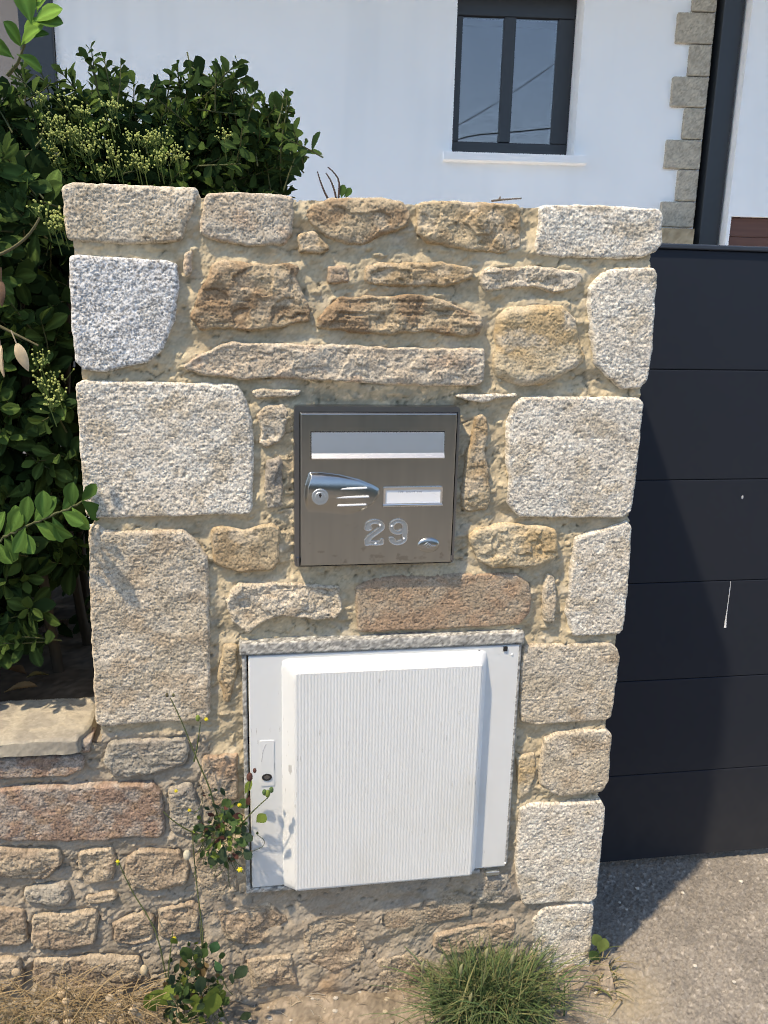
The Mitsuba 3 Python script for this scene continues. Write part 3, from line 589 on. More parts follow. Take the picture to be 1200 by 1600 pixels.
# ------------------------------------------------------------------ house
th = math.radians(-7.0); U = np.array([math.cos(th), math.sin(th), 0]); Nf = np.array([math.sin(th), -math.cos(th), 0])   # Nf points to the street
P0 = at(800, 250, 3.5)
RH = np.array([U, -Nf, [0, 0, 1.]])              # local (along, inward, up)
def hloc(px, py, dep=0.0): p = at_plane(px, py, P0 - Nf*dep, Nf) - P0; return p @ U, p[2] + P0[2]
def hput(mesh): m = mesh.copy(); v = m.vertices; m.vertices = P0*[1, 1, 0] + v[:, :1]*U + v[:, 1:2]*(-Nf) + v[:, 2:]*[0, 0, 1]; return m
def hbox(u0, u1, d0, d1, z0, z1, c=0): return hput(box(u0, u1, d0, d1, z0, z1, c))
ul = hloc(86, 60)[0]; ur = hloc(1100, 190)[0]
wl = (hloc(714, 3)[0] + hloc(707, 236)[0])/2; wr = (hloc(911, 10)[0] + hloc(899, 240)[0])/2
wb = (hloc(707, 237)[1] + hloc(882, 243)[1])/2; wt = (hloc(716, -24)[1] + hloc(900, -21)[1])/2
eave = wt + .30
wall = [hbox(ul, wl, 0, .3, 0, eave+.4), hbox(wr, ur, 0, .3, 0, eave+.4), hbox(wl, wr, 0, .3, 0, wb), hbox(wl, wr, 0, .3, wt, eave+.4)]
opening = sg.box(wl, wb, wr, wt)
def hextrude(poly, d0, d1):
    m = trimesh.creation.extrude_polygon(poly, d1-d0, engine='earcut'); v = m.vertices.copy(); m.vertices = np.stack([v[:, 0], d1 - v[:, 2], v[:, 1]], -1); return hput(m)
add('house__wall', hextrude(sg.box(ul, -.02, ur, eave+.35).difference(opening), 0, .3), 'm_plaster')
add('house__room', hput(trimesh.util.concatenate([box(wl-.6, wr+.6, 2.2, 2.25, .2, 3.6), box(wl-.65, wl-.6, .3, 2.25, .2, 3.6), box(wr+.6, wr+.65, .3, 2.25, .2, 3.6), box(wl-.6, wr+.6, .3, 2.25, 3.55, 3.6), box(wl-.6, wr+.6, .3, 2.25, .2, .25)])), 'm_room')
s0, s1 = hloc(692, 240)[0], hloc(915, 246)[0]; sz = wb
add('house__sill', hput(hull([(s0, -.05, sz-.006), (s1, -.05, sz-.006), (s0, -.05, sz-.046), (s1, -.05, sz-.046), (s0, .0, sz+.002), (s1, .0, sz+.002), (s0, .002, sz-.054), (s1, .002, sz-.054)])), 'm_plaster')
rev = .18                                         # depth of the window in its opening
f0, f1, f2 = wl + .004, wr - .002, wt - .002
def frame_piece(key, u0, u1, z0, z1, d0=rev, d1=rev+.06): add(key, hbox(u0, u1, d0, d1, z0, z1, .004), 'm_frame', smooth=20)
vis = lambda px, py: hloc(px, py, rev)
m0, m1 = (vis(788, 20)[0] + vis(779, 235)[0])/2, (vis(806, 20)[0] + vis(797, 235)[0])/2
r0 = (vis(873, 30)[0] + vis(861, 225)[0])/2
tb = (vis(716, 22)[1] + vis(872, 31)[1])/2; bb_ = (vis(780, 222)[1] + vis(862, 226)[1])/2
frame_piece('house__window__frame', f0, f1, wb+.004, bb_)
frame_piece('house__window__frame', f0, f1, tb, f2)
frame_piece('house__window__frame', f0, f0+.05, bb_+.001, tb-.001)
frame_piece('house__window__frame', r0, f1, bb_+.001, tb-.001)
frame_piece('house__window__mullion', m0, m1, bb_+.001, tb-.001, rev-.006, rev+.06)
for a_, b_ in ((f0+.05, m0), (m1, r0)):
    m = trimesh.Trimesh([(a_-.004, rev+.02, bb_-.004), (b_+.004, rev+.02, bb_-.004), (b_+.004, rev+.02, tb+.004), (a_-.004, rev+.02, tb+.004)], [(0, 1, 2), (0, 2, 3)])
    add('house__window__pane', hput(m), 'm_glass')
# corner stones: rows of alternating wide and narrow blocks
def qs(u0, u1, z0, z1, seed):
    m, c = rough_box(u0, u1, -.022, .05, z0, z1, .008, .0032, (.45, .40, .315), (.39, .345, .27), seed, .03, .2, .003)
    add('house__corner_stone', hput(m), 'm_stone', color=c, smooth=40 if False else False)
ue = ur + .0
ys = [-36, 18, 68.5, 119, 168, 218, 265, 315, 356]
xlft = [1062, 1084, 1058, 1077, 1050, 1068, 1040, 1058, 1032]
for i in range(8):
    ym_ = (ys[i] + ys[i+1])/2
    e_ = hloc(1116 - (ym_)*.0945, ym_, -.022)[0]
    qs(hloc(xlft[i+1], ym_, -.022)[0], ue - .004, hloc(1080, ys[i+1], -.022)[1] + .0025, hloc(1080, ys[i], -.022)[1] - .0025, 300+i)
zq = hloc(1060, 357, -.022)[1]
for j in range(8):
    qs(ue - (.19 if j % 2 else .30), ue - .004, zq - .22*(j+1) + .003, zq - .22*j - .003, 320+j)
for j in range(2):
    z_ = hloc(1080, -36, -.022)[1]; qs(ue - (.19 if j % 2 else .3), ue-.004, z_ + .21*j+.003, z_+.21*(j+1)-.003, 340+j)
m, c = rough_box(hloc(1034, 370, -.1)[0], hloc(1083, 370, -.1)[0], -.11, -.03, 0, hloc(1060, 357, -.1)[1], .014, .003, (.36, .30, .2), (.28, .22, .14), 351, .04)
add('house__plinth_stone', hput(m), 'm_stone', color=c)
# dark square downpipe with a shadow gap
p0, p1 = ue + .025, ue + .025 + (hloc(1156, 0)[0] - hloc(1124, 0)[0])
add('house__gap_strip', hbox(ue-.002, ue + .05, .06, .12, -.02, eave+.3), 'm_black')
add('house__downpipe', hbox(p0, p1, -.05, .05, -.02, eave+.3, .008), 'm_frame', smooth=20, label='dark square downpipe at the corner stones')
# left corner: dark post, grey recessed side wall
q0 = hloc(31, 30)[0]
add('house__corner_post', hbox(q0, ul-.003, -.03, .1, -.02, eave+.3, .006), 'm_frame', smooth=20)
add('house__side_wall', hbox(q0-2.2, q0-.002, .35, .6, -.02, eave+.3), 'm_room')
# eave over the facade
add('house__eave', hbox(q0-.3, p1+.05, -.66, .3, eave, eave+.12, .01), 'm_plaster')
add('house__roof', hput(hull([(q0-.35, -.85, eave+.122), (p1+.06, -.85, eave+.122), (q0-.35, 3, eave+1.6), (p1+.06, 3, eave+1.6), (q0-.35, 3, eave+.125), (p1+.06, 3, eave+.125)])), 'm_room')
tag('house', 'white rendered house with dark framed window and a strip of grey corner stones', 'house')
# neighbouring garage block stands a little forward
e0 = p1 + .012; fwd_ = -.12
gl = hloc(1150, 200, fwd_)[0]
bl, bt = hloc(1143, 338, fwd_); bl = max(bl, e0 + .02)
add('garage__wall', hextrude(sg.box(e0, -.02, e0+3.2, eave+.35).difference(sg.box(bl, -.1, bl+2.4, bt)), fwd_, .2), 'm_plaster')
for i in range(9):
    z_ = bt - .004 - i*.105
    add('garage__board', hbox(bl+.002, bl+2.398, fwd_+.03, fwd_+.055, z_-.1035, z_, .003), 'm_board')
add('garage__board_backing', hbox(bl+.001, bl+2.399, fwd_+.06, fwd_+.09, 0, bt-.001), 'm_black')
add('garage__eave', hbox(e0+.002, e0+3.3, -.78, .2, eave+.002, eave+.12), 'm_plaster')
tag('garage', 'white garage block with brown timber boards behind the gate, right of the dark downpipe', 'garage')

# ------------------------------------------------------------------ ground
def sheet(x0, x1, y0, y1, h, zf, cf, key, mat='m_stone', **k):
    xs, ys_ = np.arange(x0, x1+h/2, h), np.arange(y0, y1+h/2, h); g = np.random.default_rng(11)
    gx, gy = np.meshgrid(xs, ys_); j = h*.25
    X, Y = gx + g.uniform(-j, j, gx.shape), gy + g.uniform(-j, j, gx.shape)
    p = np.stack([X.ravel(), Y.ravel(), np.zeros(X.size)], -1); p[:, 2] = zf(p)
    n0, n1 = gx.shape; idx = np.arange(n0*n1).reshape(n0, n1); a, b, c, d = idx[:-1, :-1].ravel(), idx[:-1, 1:].ravel(), idx[1:, 1:].ravel(), idx[1:, :-1].ravel()
    add(key, trimesh.Trimesh(p, np.vstack([np.stack([a, b, c], 1), np.stack([a, c, d], 1)]), process=False), mat, smooth=True, color=np.clip(cf(p, g), .01, .9), kind='structure')
    return p
big = trimesh.Trimesh([(-80, -80, -.018), (80, -80, -.018), (80, 80, -.018), (-80, 80, -.018)], [(0, 1, 2), (0, 2, 3)])
add('ground', big, 'm_ground', kind='structure')
def za(p): 
    v = .004*2*(fbm(p/.3, 3, 1) - .5) + .0022*2*(noise(p/.007, 2) - .5) + .0012*2*(noise(p/.0035, 3) - .5)
    return v + .0025*sstep(.72, .8, noise(p/.009, 8))
def ca(p, g):
    c = mixc(np.ones((len(p), 1))*np.array((.205, .188, .165)), (.25, .228, .198), sstep(.35, .65, fbm(p/.12, 4, 5)))
    c *= np.clip(1 + .36*(noise(p/.005, 6) - .5)*2 + .16*g.standard_normal(len(p)), .35, 1.8)[:, None]
    c = np.where((noise(p/.009, 8) > .80)[:, None], c*1.55, c)
    sand = np.exp(-(((p[:, 0] - .80)/.10)**2 + ((p[:, 1] + .04)/.09)**2))*(.4 + .9*fbm(p/.03, 3, 9))
    return mixc(c, (.36, .30, .20), np.clip(sand, 0, .9))
sheet(.70, 1.75, -.45, .60, .0033, za, ca, 'driveway')
add('driveway_far', trimesh.Trimesh([(.4, -3, -.012), (4.5, -3, -.012), (4.5, .7, -.012), (.4, .7, -.012)], [(0, 1, 2), (0, 2, 3)]), 'm_ground', kind='structure')
def zd(p): return -.03*sstep(-.13, -.22, p[:, 1] + .05*(fbm(p/.1, 2, 9) - .5)) - .03*sstep(.66, .76, p[:, 0])*sstep(-.02, -.10, p[:, 1]) + .004 + .045*np.exp(-((p[:, 1])/.05)**2)*fbm(p/.08, 3, 2) + .014*fbm(p/.03, 4, 3) + .004*noise(p/.008, 4)
def cd(p, g):
    c = mixc(np.ones((len(p), 1))*np.array((.29, .24, .18)), (.21, .175, .13), sstep(.35, .65, fbm(p/.04, 4, 15)))
    return c*np.clip(1 + .35*(noise(p/.006, 16) - .5)*2 + .1*g.standard_normal(len(p)), .4, 1.6)[:, None]
sheet(-1.3, .80, -.22, .03, .0045, zd, cd, 'verge')
lit = []
for _ in range(900):
    p = np.array([rng.uniform(-.9, .80), rng.uniform(-.2, .02), 0]); p[2] = zd(p[None])[0]
    if rng.uniform() < .5:
        m = trimesh.creation.icosphere(1, rng.uniform(.0015, .005)); m.vertices *= 1 + .5*(noise(m.vertices/.003 + p*50)[:, None] - .5); m.apply_scale([1.2, 1, .6]); m.apply_translation(p)
    else:
        a_ = rng.uniform(0, 3.14); L_ = rng.uniform(.01, .04); d = np.array([math.cos(a_)*L_, math.sin(a_)*L_*.5, rng.uniform(0, .008)])
        m = tube([p - d/2, p + [0, 0, .004], p + d/2], .0008, 3)
    lit.append((m, np.array([(.42, .36, .26), (.30, .25, .19), (.45, .42, .36)][int(rng.integers(0, 3))])))
add('verge__litter', cat([m for m, _ in lit]), 'm_matte', color=np.vstack([np.ones((len(m.vertices), 1))*c for m, c in lit]), kind='stuff')
add('courtyard', trimesh.Trimesh([(-6, .9, -.008), (7, .9, -.008), (7, 4.4, -.008), (-6, 4.4, -.008)], [(0, 1, 2), (0, 2, 3)]), 'm_pale', kind='structure')
def zb_(p): return ledge_z - .03 + .03*fbm(p/.06, 4, 22)
def cb(p, g): return np.array((.12, .095, .07))*np.clip(1 + .5*(noise(p/.008, 26) - .5)*2, .4, 1.6)[:, None]
sheet(-2.2, -.28, .145, 1.5, .012, zb_, cb, 'garden_bed')
add('garden_bed_side', box(-2.2, .2, .375, 1.5, -.02, ledge_z-.08), 'm_room', kind='structure')

# ------------------------------------------------------------------ hedge
PROF = np.array([(0, .02), (.10, .035), (.28, .15), (.48, .25), (.66, .285), (.82, .235), (.93, .14), (1, .02)])
def leaf_low(fold, bend, wide=1.0):
    v, f = [], []
    for t, w in ((0, .02), (.3, .17), (.66, .285), (.9, .18), (1, .03)):
        for s in (-1, 0, 1): v.append((t, s*w*wide, -bend*t*t + fold*abs(s)*w))
    for i in range(4):
        for j in range(2): a = i*3+j; f += [(a, a+3, a+4), (a, a+4, a+1)]
    return np.array(v), np.array(f)
def leaf_mesh(L, fold, bend, cut=0, wide=1.0):
    pr = PROF if not cut else PROF[:5]
    v, f = [], []
    for t, w in pr:
        zc = -bend*t*t*L
        for s in (-1, -.5, 0, .5, 1): v.append((t*L, s*w*wide*L, zc + fold*abs(s)*w*L - .10*(abs(s) > .9)*w*L))
    for i in range(len(pr)-1):
        for j in range(4):
            a = i*5+j; f += [(a, a+5, a+6), (a, a+6, a+1)]
    return np.array(v), np.array(f)
LV = [leaf_mesh(1, .35, .22), leaf_mesh(1, .2, .38), leaf_mesh(1, .5, .1), leaf_mesh(1, .3, .05, wide=.85), leaf_mesh(1, .3, .1, cut=1), leaf_low(.3, .15, 1.1), leaf_low(.15, .3, 1.1)]
def leaf_colour(v, base, young):
    if len(v) == 15: return np.ones((15, 1))*np.asarray(base)
    mid = np.tile([.0, .0, 1, 0, 0], len(v)//5)
    c = np.ones((len(v), 1))*np.asarray(base)
    c = c*(1 + .18*(np.tile([1.15, 0, 0, 0, 1.15], len(v)//5)))[:, None]
    return c*(1 - mid[:, None]) + mid[:, None]*(np.asarray(base)*1.5 + np.array([.03, .045, .01]))
leaves = []       # (centre, vertices, faces, colour)
def place_leaf(pos, dirn, up, L, base, kind=None, young=0, store=None):
    k = kind if kind is not None else int(rng.integers(0, 4))
    x = dirn/np.linalg.norm(dirn); y = np.cross(up, x); y /= np.linalg.norm(y) + 1e-9; z = np.cross(x, y)
    leaves.append((pos + x*L*.5, pos, np.array([x, y, z]), L, base, k))
stems = []
def shoot(tip, u, n, size, bright, length=.07, cutp=0.0, low=False):
    u = u/np.linalg.norm(u); root = tip - u*length
    a = np.cross(u, [0, .3, 1.]); a /= np.linalg.norm(a) + 1e-9; b = np.cross(u, a)
    stems.append((root - u*.03, tip, .0016))
    ph = rng.uniform(0, 6.28)
    for i in range(n):
        t = i/max(n-1, 1); ang = math.radians(78 - 52*t + rng.normal(0, 9)); ph += 2.4 + rng.normal(0, .25) if i % 2 == 0 else math.pi
        rad = math.cos(ph)*a + math.sin(ph)*b
        d = u*math.cos(ang) + rad*math.sin(ang)
        L = size*(1 - .42*t)*rng.uniform(.8, 1.15)
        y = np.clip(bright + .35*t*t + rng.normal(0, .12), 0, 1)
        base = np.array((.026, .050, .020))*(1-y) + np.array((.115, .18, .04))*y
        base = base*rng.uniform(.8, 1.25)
        place_leaf(root + u*length*t*.95, d + np.array([0, 0, -.12]), u + .25*rng.standard_normal(3), L, base, int(rng.integers(5, 7)) if low else 4 if rng.uniform() < cutp else None)
top_px = np.array([(-60,85),(0,100),(45,95),(90,105),(120,98),(140,78),(158,45),(176,80),(205,118),(240,125),(262,98),(272,78),(290,112),(318,112),(330,95),(350,118),(385,112),(400,142),(425,160),(445,145),(462,185),(478,235),(474,270),(455,290),(430,302)], float)
tp = at(top_px[:, 0], top_px[:, 1], .72)[:, [0, 2]]
hedge_back = sg.Polygon(np.vstack([tp, [[tp[-1, 0] - .02, .55], [-1.5, .55], [-1.5, tp[0, 1]]]])).buffer(-.035)
left_top = at(np.array([-500, 0, 60, 100]), np.array([60, 135, 150, 170]), .1)[:, [0, 2]]
left_poly = sg.Polygon([(-1.5, .74), (-.62, .76), (-.45, .83), (-.345, .95), (-.325, 1.2), (-.33, 1.5), (-.36, 1.72), (-.42, left_top[2, 1] - .05), (-1.5, left_top[0, 1])])
def sample(poly, n):
    x0, z0, x1, z1 = poly.bounds; out = np.empty((0, 2))
    while len(out) < n:
        p = np.stack([rng.uniform(x0, x1, n), rng.uniform(z0, z1, n)], 1); out = np.vstack([out, p[shapely.contains_xy(poly, p[:, 0], p[:, 1])]])
    return out[:n]
# hedge standing behind the pillar: front, top and inside
vis_back = hedge_back.intersection(sg.box(-1.5, 1.35, 1, 3))
for x, z in sample(vis_back, 620):
    y = .43 + .12*noise(np.array([[x*6, 0, z*6]]))[0] + abs(rng.normal(0, .08))
    u = np.array([rng.normal(0, .5), -.75, rng.normal(.75, .35)])
    shoot(np.array([x, y, z]), u, int(rng.integers(7, 11)), rng.uniform(.036, .052), max(0, rng.normal(.25, .22)), cutp=.1)
for x, z in sample(hedge_back.intersection(sg.box(tp[-2, 0] - .16, 1.45, 1, 2.2)), 120):
    shoot(np.array([x, rng.uniform(.42, .8), z]), np.array([rng.normal(.4, .5), -.6, rng.normal(.3, .5)]), int(rng.integers(7, 11)), rng.uniform(.036, .05), rng.uniform(0, .3))
ring = vis_back.exterior
for i in range(330):                                    # clipped twigs along the top and the right end
    p = ring.interpolate(rng.uniform(0, ring.length)); x, z = p.x, p.y
    if z < 1.68: continue
    o = np.array([x, 0, z]) - np.array([-.25, 0, 1.6]); u = np.array([.4*o[0], rng.normal(-.1, .3), 1.0]) + .25*rng.standard_normal(3)
    shoot(np.array([x, rng.uniform(.45, 1.05), z + rng.uniform(-.02, .015)]), u, int(rng.integers(6, 10)), rng.uniform(.032, .046), rng.uniform(.0, .38), .05, cutp=.45)
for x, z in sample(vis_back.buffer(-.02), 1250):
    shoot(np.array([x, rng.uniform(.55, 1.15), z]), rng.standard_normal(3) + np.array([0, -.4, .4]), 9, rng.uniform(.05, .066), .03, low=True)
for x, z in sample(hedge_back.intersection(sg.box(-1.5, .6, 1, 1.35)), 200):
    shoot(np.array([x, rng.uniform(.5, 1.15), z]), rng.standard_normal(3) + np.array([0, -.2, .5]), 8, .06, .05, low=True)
# hedge left of the pillar, over the low wall
for x, z in sample(left_poly, 720):
    y = .06 - .10*np.clip(z - 1.0, 0, .8) + .14*(noise(np.array([[x*7, 2, z*7]]))[0] - .3) + abs(rng.normal(0, .04)) + .10*np.clip((x + .40)/.08, 0, 1)
    u = np.array([rng.normal(.1, .5), -.85, rng.normal(.45, .4)])
    shoot(np.array([x, y, z]), u, int(rng.integers(7, 10)), rng.uniform(.050, .072), rng.uniform(0, .34))
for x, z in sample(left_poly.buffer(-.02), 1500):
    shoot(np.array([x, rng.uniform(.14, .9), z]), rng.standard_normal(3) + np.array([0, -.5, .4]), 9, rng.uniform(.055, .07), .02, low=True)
# beyond the frame the hedge is taller and leans out over the lane
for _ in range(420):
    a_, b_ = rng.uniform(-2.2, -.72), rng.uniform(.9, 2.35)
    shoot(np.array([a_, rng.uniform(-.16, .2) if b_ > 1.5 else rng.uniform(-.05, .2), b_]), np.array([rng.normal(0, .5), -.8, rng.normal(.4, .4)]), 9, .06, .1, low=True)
# a taller shoot at the upper left, with big fresh leaves
rp = at(12, 118, .12); tpnt = at(62, -25, .05)
pts = spline([rp, at(28, 90, .1), at(45, 55, .08), tpnt], 12)
stems.append((rp, pts[4], .0028)); stems.append((pts[4], pts[-1], .0022))
for (lx_, ly_, dx_, dy_, L, b_) in [(32, 72, 18, -30, .050, .75), (38, 66, 14, -32, .048, .95), (52, 35, 30, -22, .052, .95), (50, 40, -12, -44, .062, .7), (55, 34, 32, -4, .045, .25), (40, 62, 32, -12, .042, .15), (34, 75, -16, -34, .050, .3), (26, 85, 26, 12, .048, .35), (22, 92, -18, -18, .05, .3), (58, 20, 8, -34, .05, .95), (56, 15, -14, -28, .045, .8)]:
    p = at(lx_, ly_, .06); q = at(lx_ + dx_, ly_ + dy_, .05 + rng.uniform(-.03, .03))
    bs = np.array((.04, .085, .022))*(1-b_) + np.array((.17, .30, .055))*b_
    place_leaf(p, q - p, np.array([rng.normal(0, .3), -1, .5]), L, bs, int(rng.integers(0, 3)))
# low branch reaching towards the pillar
br = spline([at(-15, 850, .03), at(40, 822, -.01), at(90, 802, -.03), at(128, 783, -.02)], 12)
for a_, b_ in zip(br[:-1], br[1:]): stems.append((a_, b_, .0022))
for i, p in enumerate(br):
    for s in (-1, 1):
        if rng.uniform() < .85:
            d = np.array([.4 + rng.normal(0, .3), rng.normal(-.3, .45), s*.8 + rng.normal(0, .45)])
            y_ = rng.uniform(.2, .75); place_leaf(p, d, np.array([0, -1, .35]) + .5*rng.standard_normal(3), rng.uniform(.038, .060), np.array((.035, .08, .022))*(1-y_) + np.array((.13, .23, .05))*y_)
# leaves: the 280 that show largest are parts, the rest one mass
cen = np.array([l[0] for l in leaves]); pp_ = pix(cen); dist = np.linalg.norm(cen - CAM, axis=1)
pillar_px = sg.Polygon([(95,285),(1038,330),(925,1540),(150,1600),(148,1140)])
infr = (pp_[:, 0] > -10) & (pp_[:, 0] < 1200) & (pp_[:, 1] > -10) & (pp_[:, 1] < 1100) & ~shapely.contains_xy(pillar_px, pp_[:, 0], pp_[:, 1])
cells = {}
for i in np.argsort(dist):
    if infr[i]:
        c = (int(pp_[i, 0]//22), int(pp_[i, 1]//22)); cells.setdefault(c, []).append(i)
cand = [i for c in cells.values() for i in c[:2]]
LOW = {0: leaf_low(.3, .22), 1: leaf_low(.2, .38), 2: leaf_low(.45, .1), 3: leaf_low(.3, .05, .85), 4: (leaf_low(.3, .1)[0][:9], leaf_low(.3, .1)[1][:8])}
def built(l, fine):
    c, pos, R_, L_, base, k = l; v, f = LV[k] if fine or k > 4 else LOW[k]
    return pos + (v*L_) @ R_, f, leaf_colour(v, base, 0) if len(v) > 15 else np.ones((len(v), 1))*np.asarray(base)
def seen(l):
    w = pix(built(l, False)[0]); return np.prod(np.ptp(w, axis=0))
size = np.array([seen(leaves[i]) for i in cand])
own = set(np.array(cand)[np.argsort(-size)[:285]].tolist())
for i in sorted(own):
    w_, f_, c_l = built(leaves[i], True); add('hedge__leaf', trimesh.Trimesh(w_, f_, process=False), 'm_leaf', smooth=True, color=c_l)
rest = [built(l, False) for i, l in enumerate(leaves) if i not in own]
off = np.cumsum([0] + [len(l[0]) for l in rest[:-1]])
add('hedge__foliage', trimesh.Trimesh(np.vstack([l[0] for l in rest]), np.vstack([l[1] + o for l, o in zip(rest, off)]), process=False), 'm_leaf', smooth=True, color=np.vstack([l[2] for l in rest]), kind='stuff')
def coloured(key, ms, c, mat='m_matte', smooth=True, **k):
    m = cat(ms) if isinstance(ms, list) else ms
    return add(key, m, mat, smooth=smooth, color=np.ones((len(m.vertices), 1))*np.array(c)*(.8 + .4*noise(m.vertices/.01))[:, None], **k)
coloured('hedge__twigs', [tube([a, (a+b)/2 + .002*rng.standard_normal(3), b], [r*1.2, r, r*.7], 5) for a, b, r in stems], (.10, .11, .05), kind='stuff')
for i in range(14):
    x = rng.uniform(-1.2, .0); x2 = x + rng.normal(0, .1)
    if x > -.3: ys0 = rng.uniform(.6, 1.0)
    else: ys0 = rng.uniform(.3, .9)
    coloured('hedge__branch', tube(spline([(x, ys0, .5), (x + rng.normal(0, .05), ys0 - .05, 1.0), (x2, ys0 - .12, 1.5), (x2 + rng.normal(0, .04), max(ys0 - .1, .55), 1.56)], 10), np.linspace(.014, .004, 10), 7), (.09, .075, .055))
for q in ([(-8, 400, .02), (40, 372, .0), (62, 340, -.01)], [(-10, 505, .05), (60, 540, .03)]):
    coloured('hedge__branch', tube(spline([at(*p) for p in q], 8), np.linspace(.0030, .0018, 8), 6), (.12, .11, .06))
# flower buds: dense yellow-green heads
ico = trimesh.creation.icosphere(1, 1.0)
spots = [(62,152),(72,185),(92,185),(102,195),(120,168),(128,172),(80,208),(95,210),(110,210),(118,200),(125,215),(78,228),(88,236),(135,225),(148,202),(172,164),(180,162),(172,188),(165,220),(172,232),(178,240),(140,228),(120,205),(215,213),(228,217),(240,210),(252,212),(243,240),(250,244),(262,240),(275,232),(282,245),(210,242),(216,250),(205,210),(155,265),(187,252),(225,255),(350,208),(84,248),(104,152),(68,327),(88,332),(96,340),(84,348),(70,595),(88,585),(62,560),(90,610),(76,625)]
for px, py in spots:
    Y = .40 if py < 300 else .03
    c = at(px, py, Y - .02 + rng.uniform(-.03, .04)); ms, st = [], []
    for k in range(int(rng.integers(16, 28))):
        o = rng.normal(0, 1, 3)*np.array([.010, .007, .0065]); m = ico.copy(); m.apply_scale(rng.uniform(.0013, .0023)); m.apply_translation(c + o); ms.append(m)
        if k % 2 == 0: st.append(tube([c + o, c + o*.4 + np.array([0, .006, -.016])], .0005, 4))
    st.append(tube([c + np.array([0, .006, -.014]), c + np.array([.004, .03, -.05])], .0009, 5))
    coloured('hedge__flower_head', ms, (.40, .45, .14), kind='stuff'); coloured('hedge__flower_stalk', st, (.12, .17, .05), kind='stuff')
tag('hedge', 'dense glossy green evergreen hedge with yellow-green buds, left of and behind the pillar', 'hedge')

# dry pods hanging at the left edge and dead leaves on the soil
def pod(px, py, L, ang, Y, col, key, lab, grp=None):
    o = at(px, py, Y); t = np.linspace(0, 1, 11); v, f = [], []
    for tt_ in t:
        w = .20*L*math.sin(math.pi*min(1, tt_*.97+.03)**.8)**.85
        for s in np.linspace(-1, 1, 7): v.append((s*w, -.30*w*(1-s*s) - .06*L*math.sin(math.pi*tt_), -tt_*L))
    for i in range(10):
        for j in range(6): a = i*7+j; f += [(a, a+7, a+8), (a, a+8, a+1)]
    m = trimesh.Trimesh(v, f, process=False); m2 = m.copy(); m2.vertices += [0, .0016, 0]; m2.faces = m2.faces[:, ::-1]
    m = cat([m, m2, tube([(0, 0, .022), (0, 0, 0)], .0011, 5)])
    m.apply_transform(trimesh.transformations.euler_matrix(rng.normal(0, .1), math.radians(ang), rng.normal(0, .5))); m.apply_translation(o)
    k = coloured(key, m, col, 'm_leaf'); tag(k, lab, 'dead leaf', grp)
pod(26, 537, .046, -18, -.09, (.66, .54, .36), 'withered_leaf', 'pale folded withered leaf hanging in the hedge beside the pillar')
pod(0, 540, .050, -8, -.09, (.64, .52, .36), 'withered_leaf', 'pale withered leaf cut by the left edge, next to the folded one')
pod(2, 440, .040, 6, -.03, (.20, .13, .09), 'withered_leaf', 'brown withered leaf high at the left edge of the hedge')
def ground_leaf(px, py, L, col, rz, lab):
    col = tuple(np.array(col)*1.35); o = at_z(px, py, ledge_z + .022); v, f = leaf_mesh(L, .45, .25, wide=1.05)
    m = trimesh.Trimesh(v - [L/2, 0, 0], f, process=False); m2 = m.copy(); m2.vertices -= [0, 0, .0008]; m2.faces = m2.faces[:, ::-1]; m = cat([m, m2])
    m.apply_transform(trimesh.transformations.euler_matrix(rng.normal(.1, .25), rng.normal(0, .25), rz)); m.apply_translation(o)
    k = coloured('fallen_leaf', m, col, 'm_leaf'); tag(k, lab, 'dead leaf')
ground_leaf(30, 1072, .062, (.30, .20, .10), .2, 'broad tan fallen leaf lying at the back of the coping')
ground_leaf(58, 1052, .050, (.26, .22, .09), .8, 'yellowish fallen leaf standing up behind the broad tan one')
ground_leaf(28, 1045, .050, (.22, .14, .08), 2.6, 'dark brown fallen leaf under the hedge, behind the coping')
ground_leaf(95, 970, .055, (.19, .15, .13), 1.3, 'greyish curled fallen leaf in the dark gap beside the pillar')
ground_leaf(118, 965, .045, (.17, .14, .12), 2.2, 'small grey fallen leaf nearest the pillar side')
ground_leaf(75, 985, .05, (.16, .13, .11), .1, 'grey flat fallen leaf further back in the dark gap')
# twigs on the pillar top
def twig(key, paths, col, lab, lv=()):
    ms = [tube(spline([at(*p) for p in q], 8), np.linspace(.0024, .0013, 8), 6) for q in paths]
    k = coloured(key + '__stem', ms, col)
    for (px, py, dx_, dy_, L) in lv:
        p, q = at(px, py, .3), at(px+dx_, py+dy_, .3); v, f = leaf_mesh(L, .3, .2)
        x = (q-p)/np.linalg.norm(q-p); y = np.cross([0, -1, .4], x); y /= np.linalg.norm(y); R_ = np.array([x, y, np.cross(x, y)])
        coloured(key + '__leaf', trimesh.Trimesh(p + v @ R_, f, process=False), (.06, .11, .03), 'm_leaf')
    tag(key, lab, 'twig')
twig('bare_twig', [[(512, 310, .3), (503, 290, .3), (496, 268, .3)], [(525, 310, .3), (518, 285, .3), (509, 270, .3)], [(529, 310, .3), (530, 285, .3), (522, 270, .3), (512, 261, .3)]], (.07, .05, .04), 'sprig of bare forked dark twigs rising behind the pillar top', [(533, 310, 4, -22, .028), (540, 310, 8, -18, .024), (537, 308, 14, -14, .022)])
twig('dry_twig', [[(768, 314, .2), (786, 312, .2), (815, 310, .2)], [(780, 312, .2), (782, 307, .2)]], (.16, .13, .10), 'short dry twig lying on the pillar top')

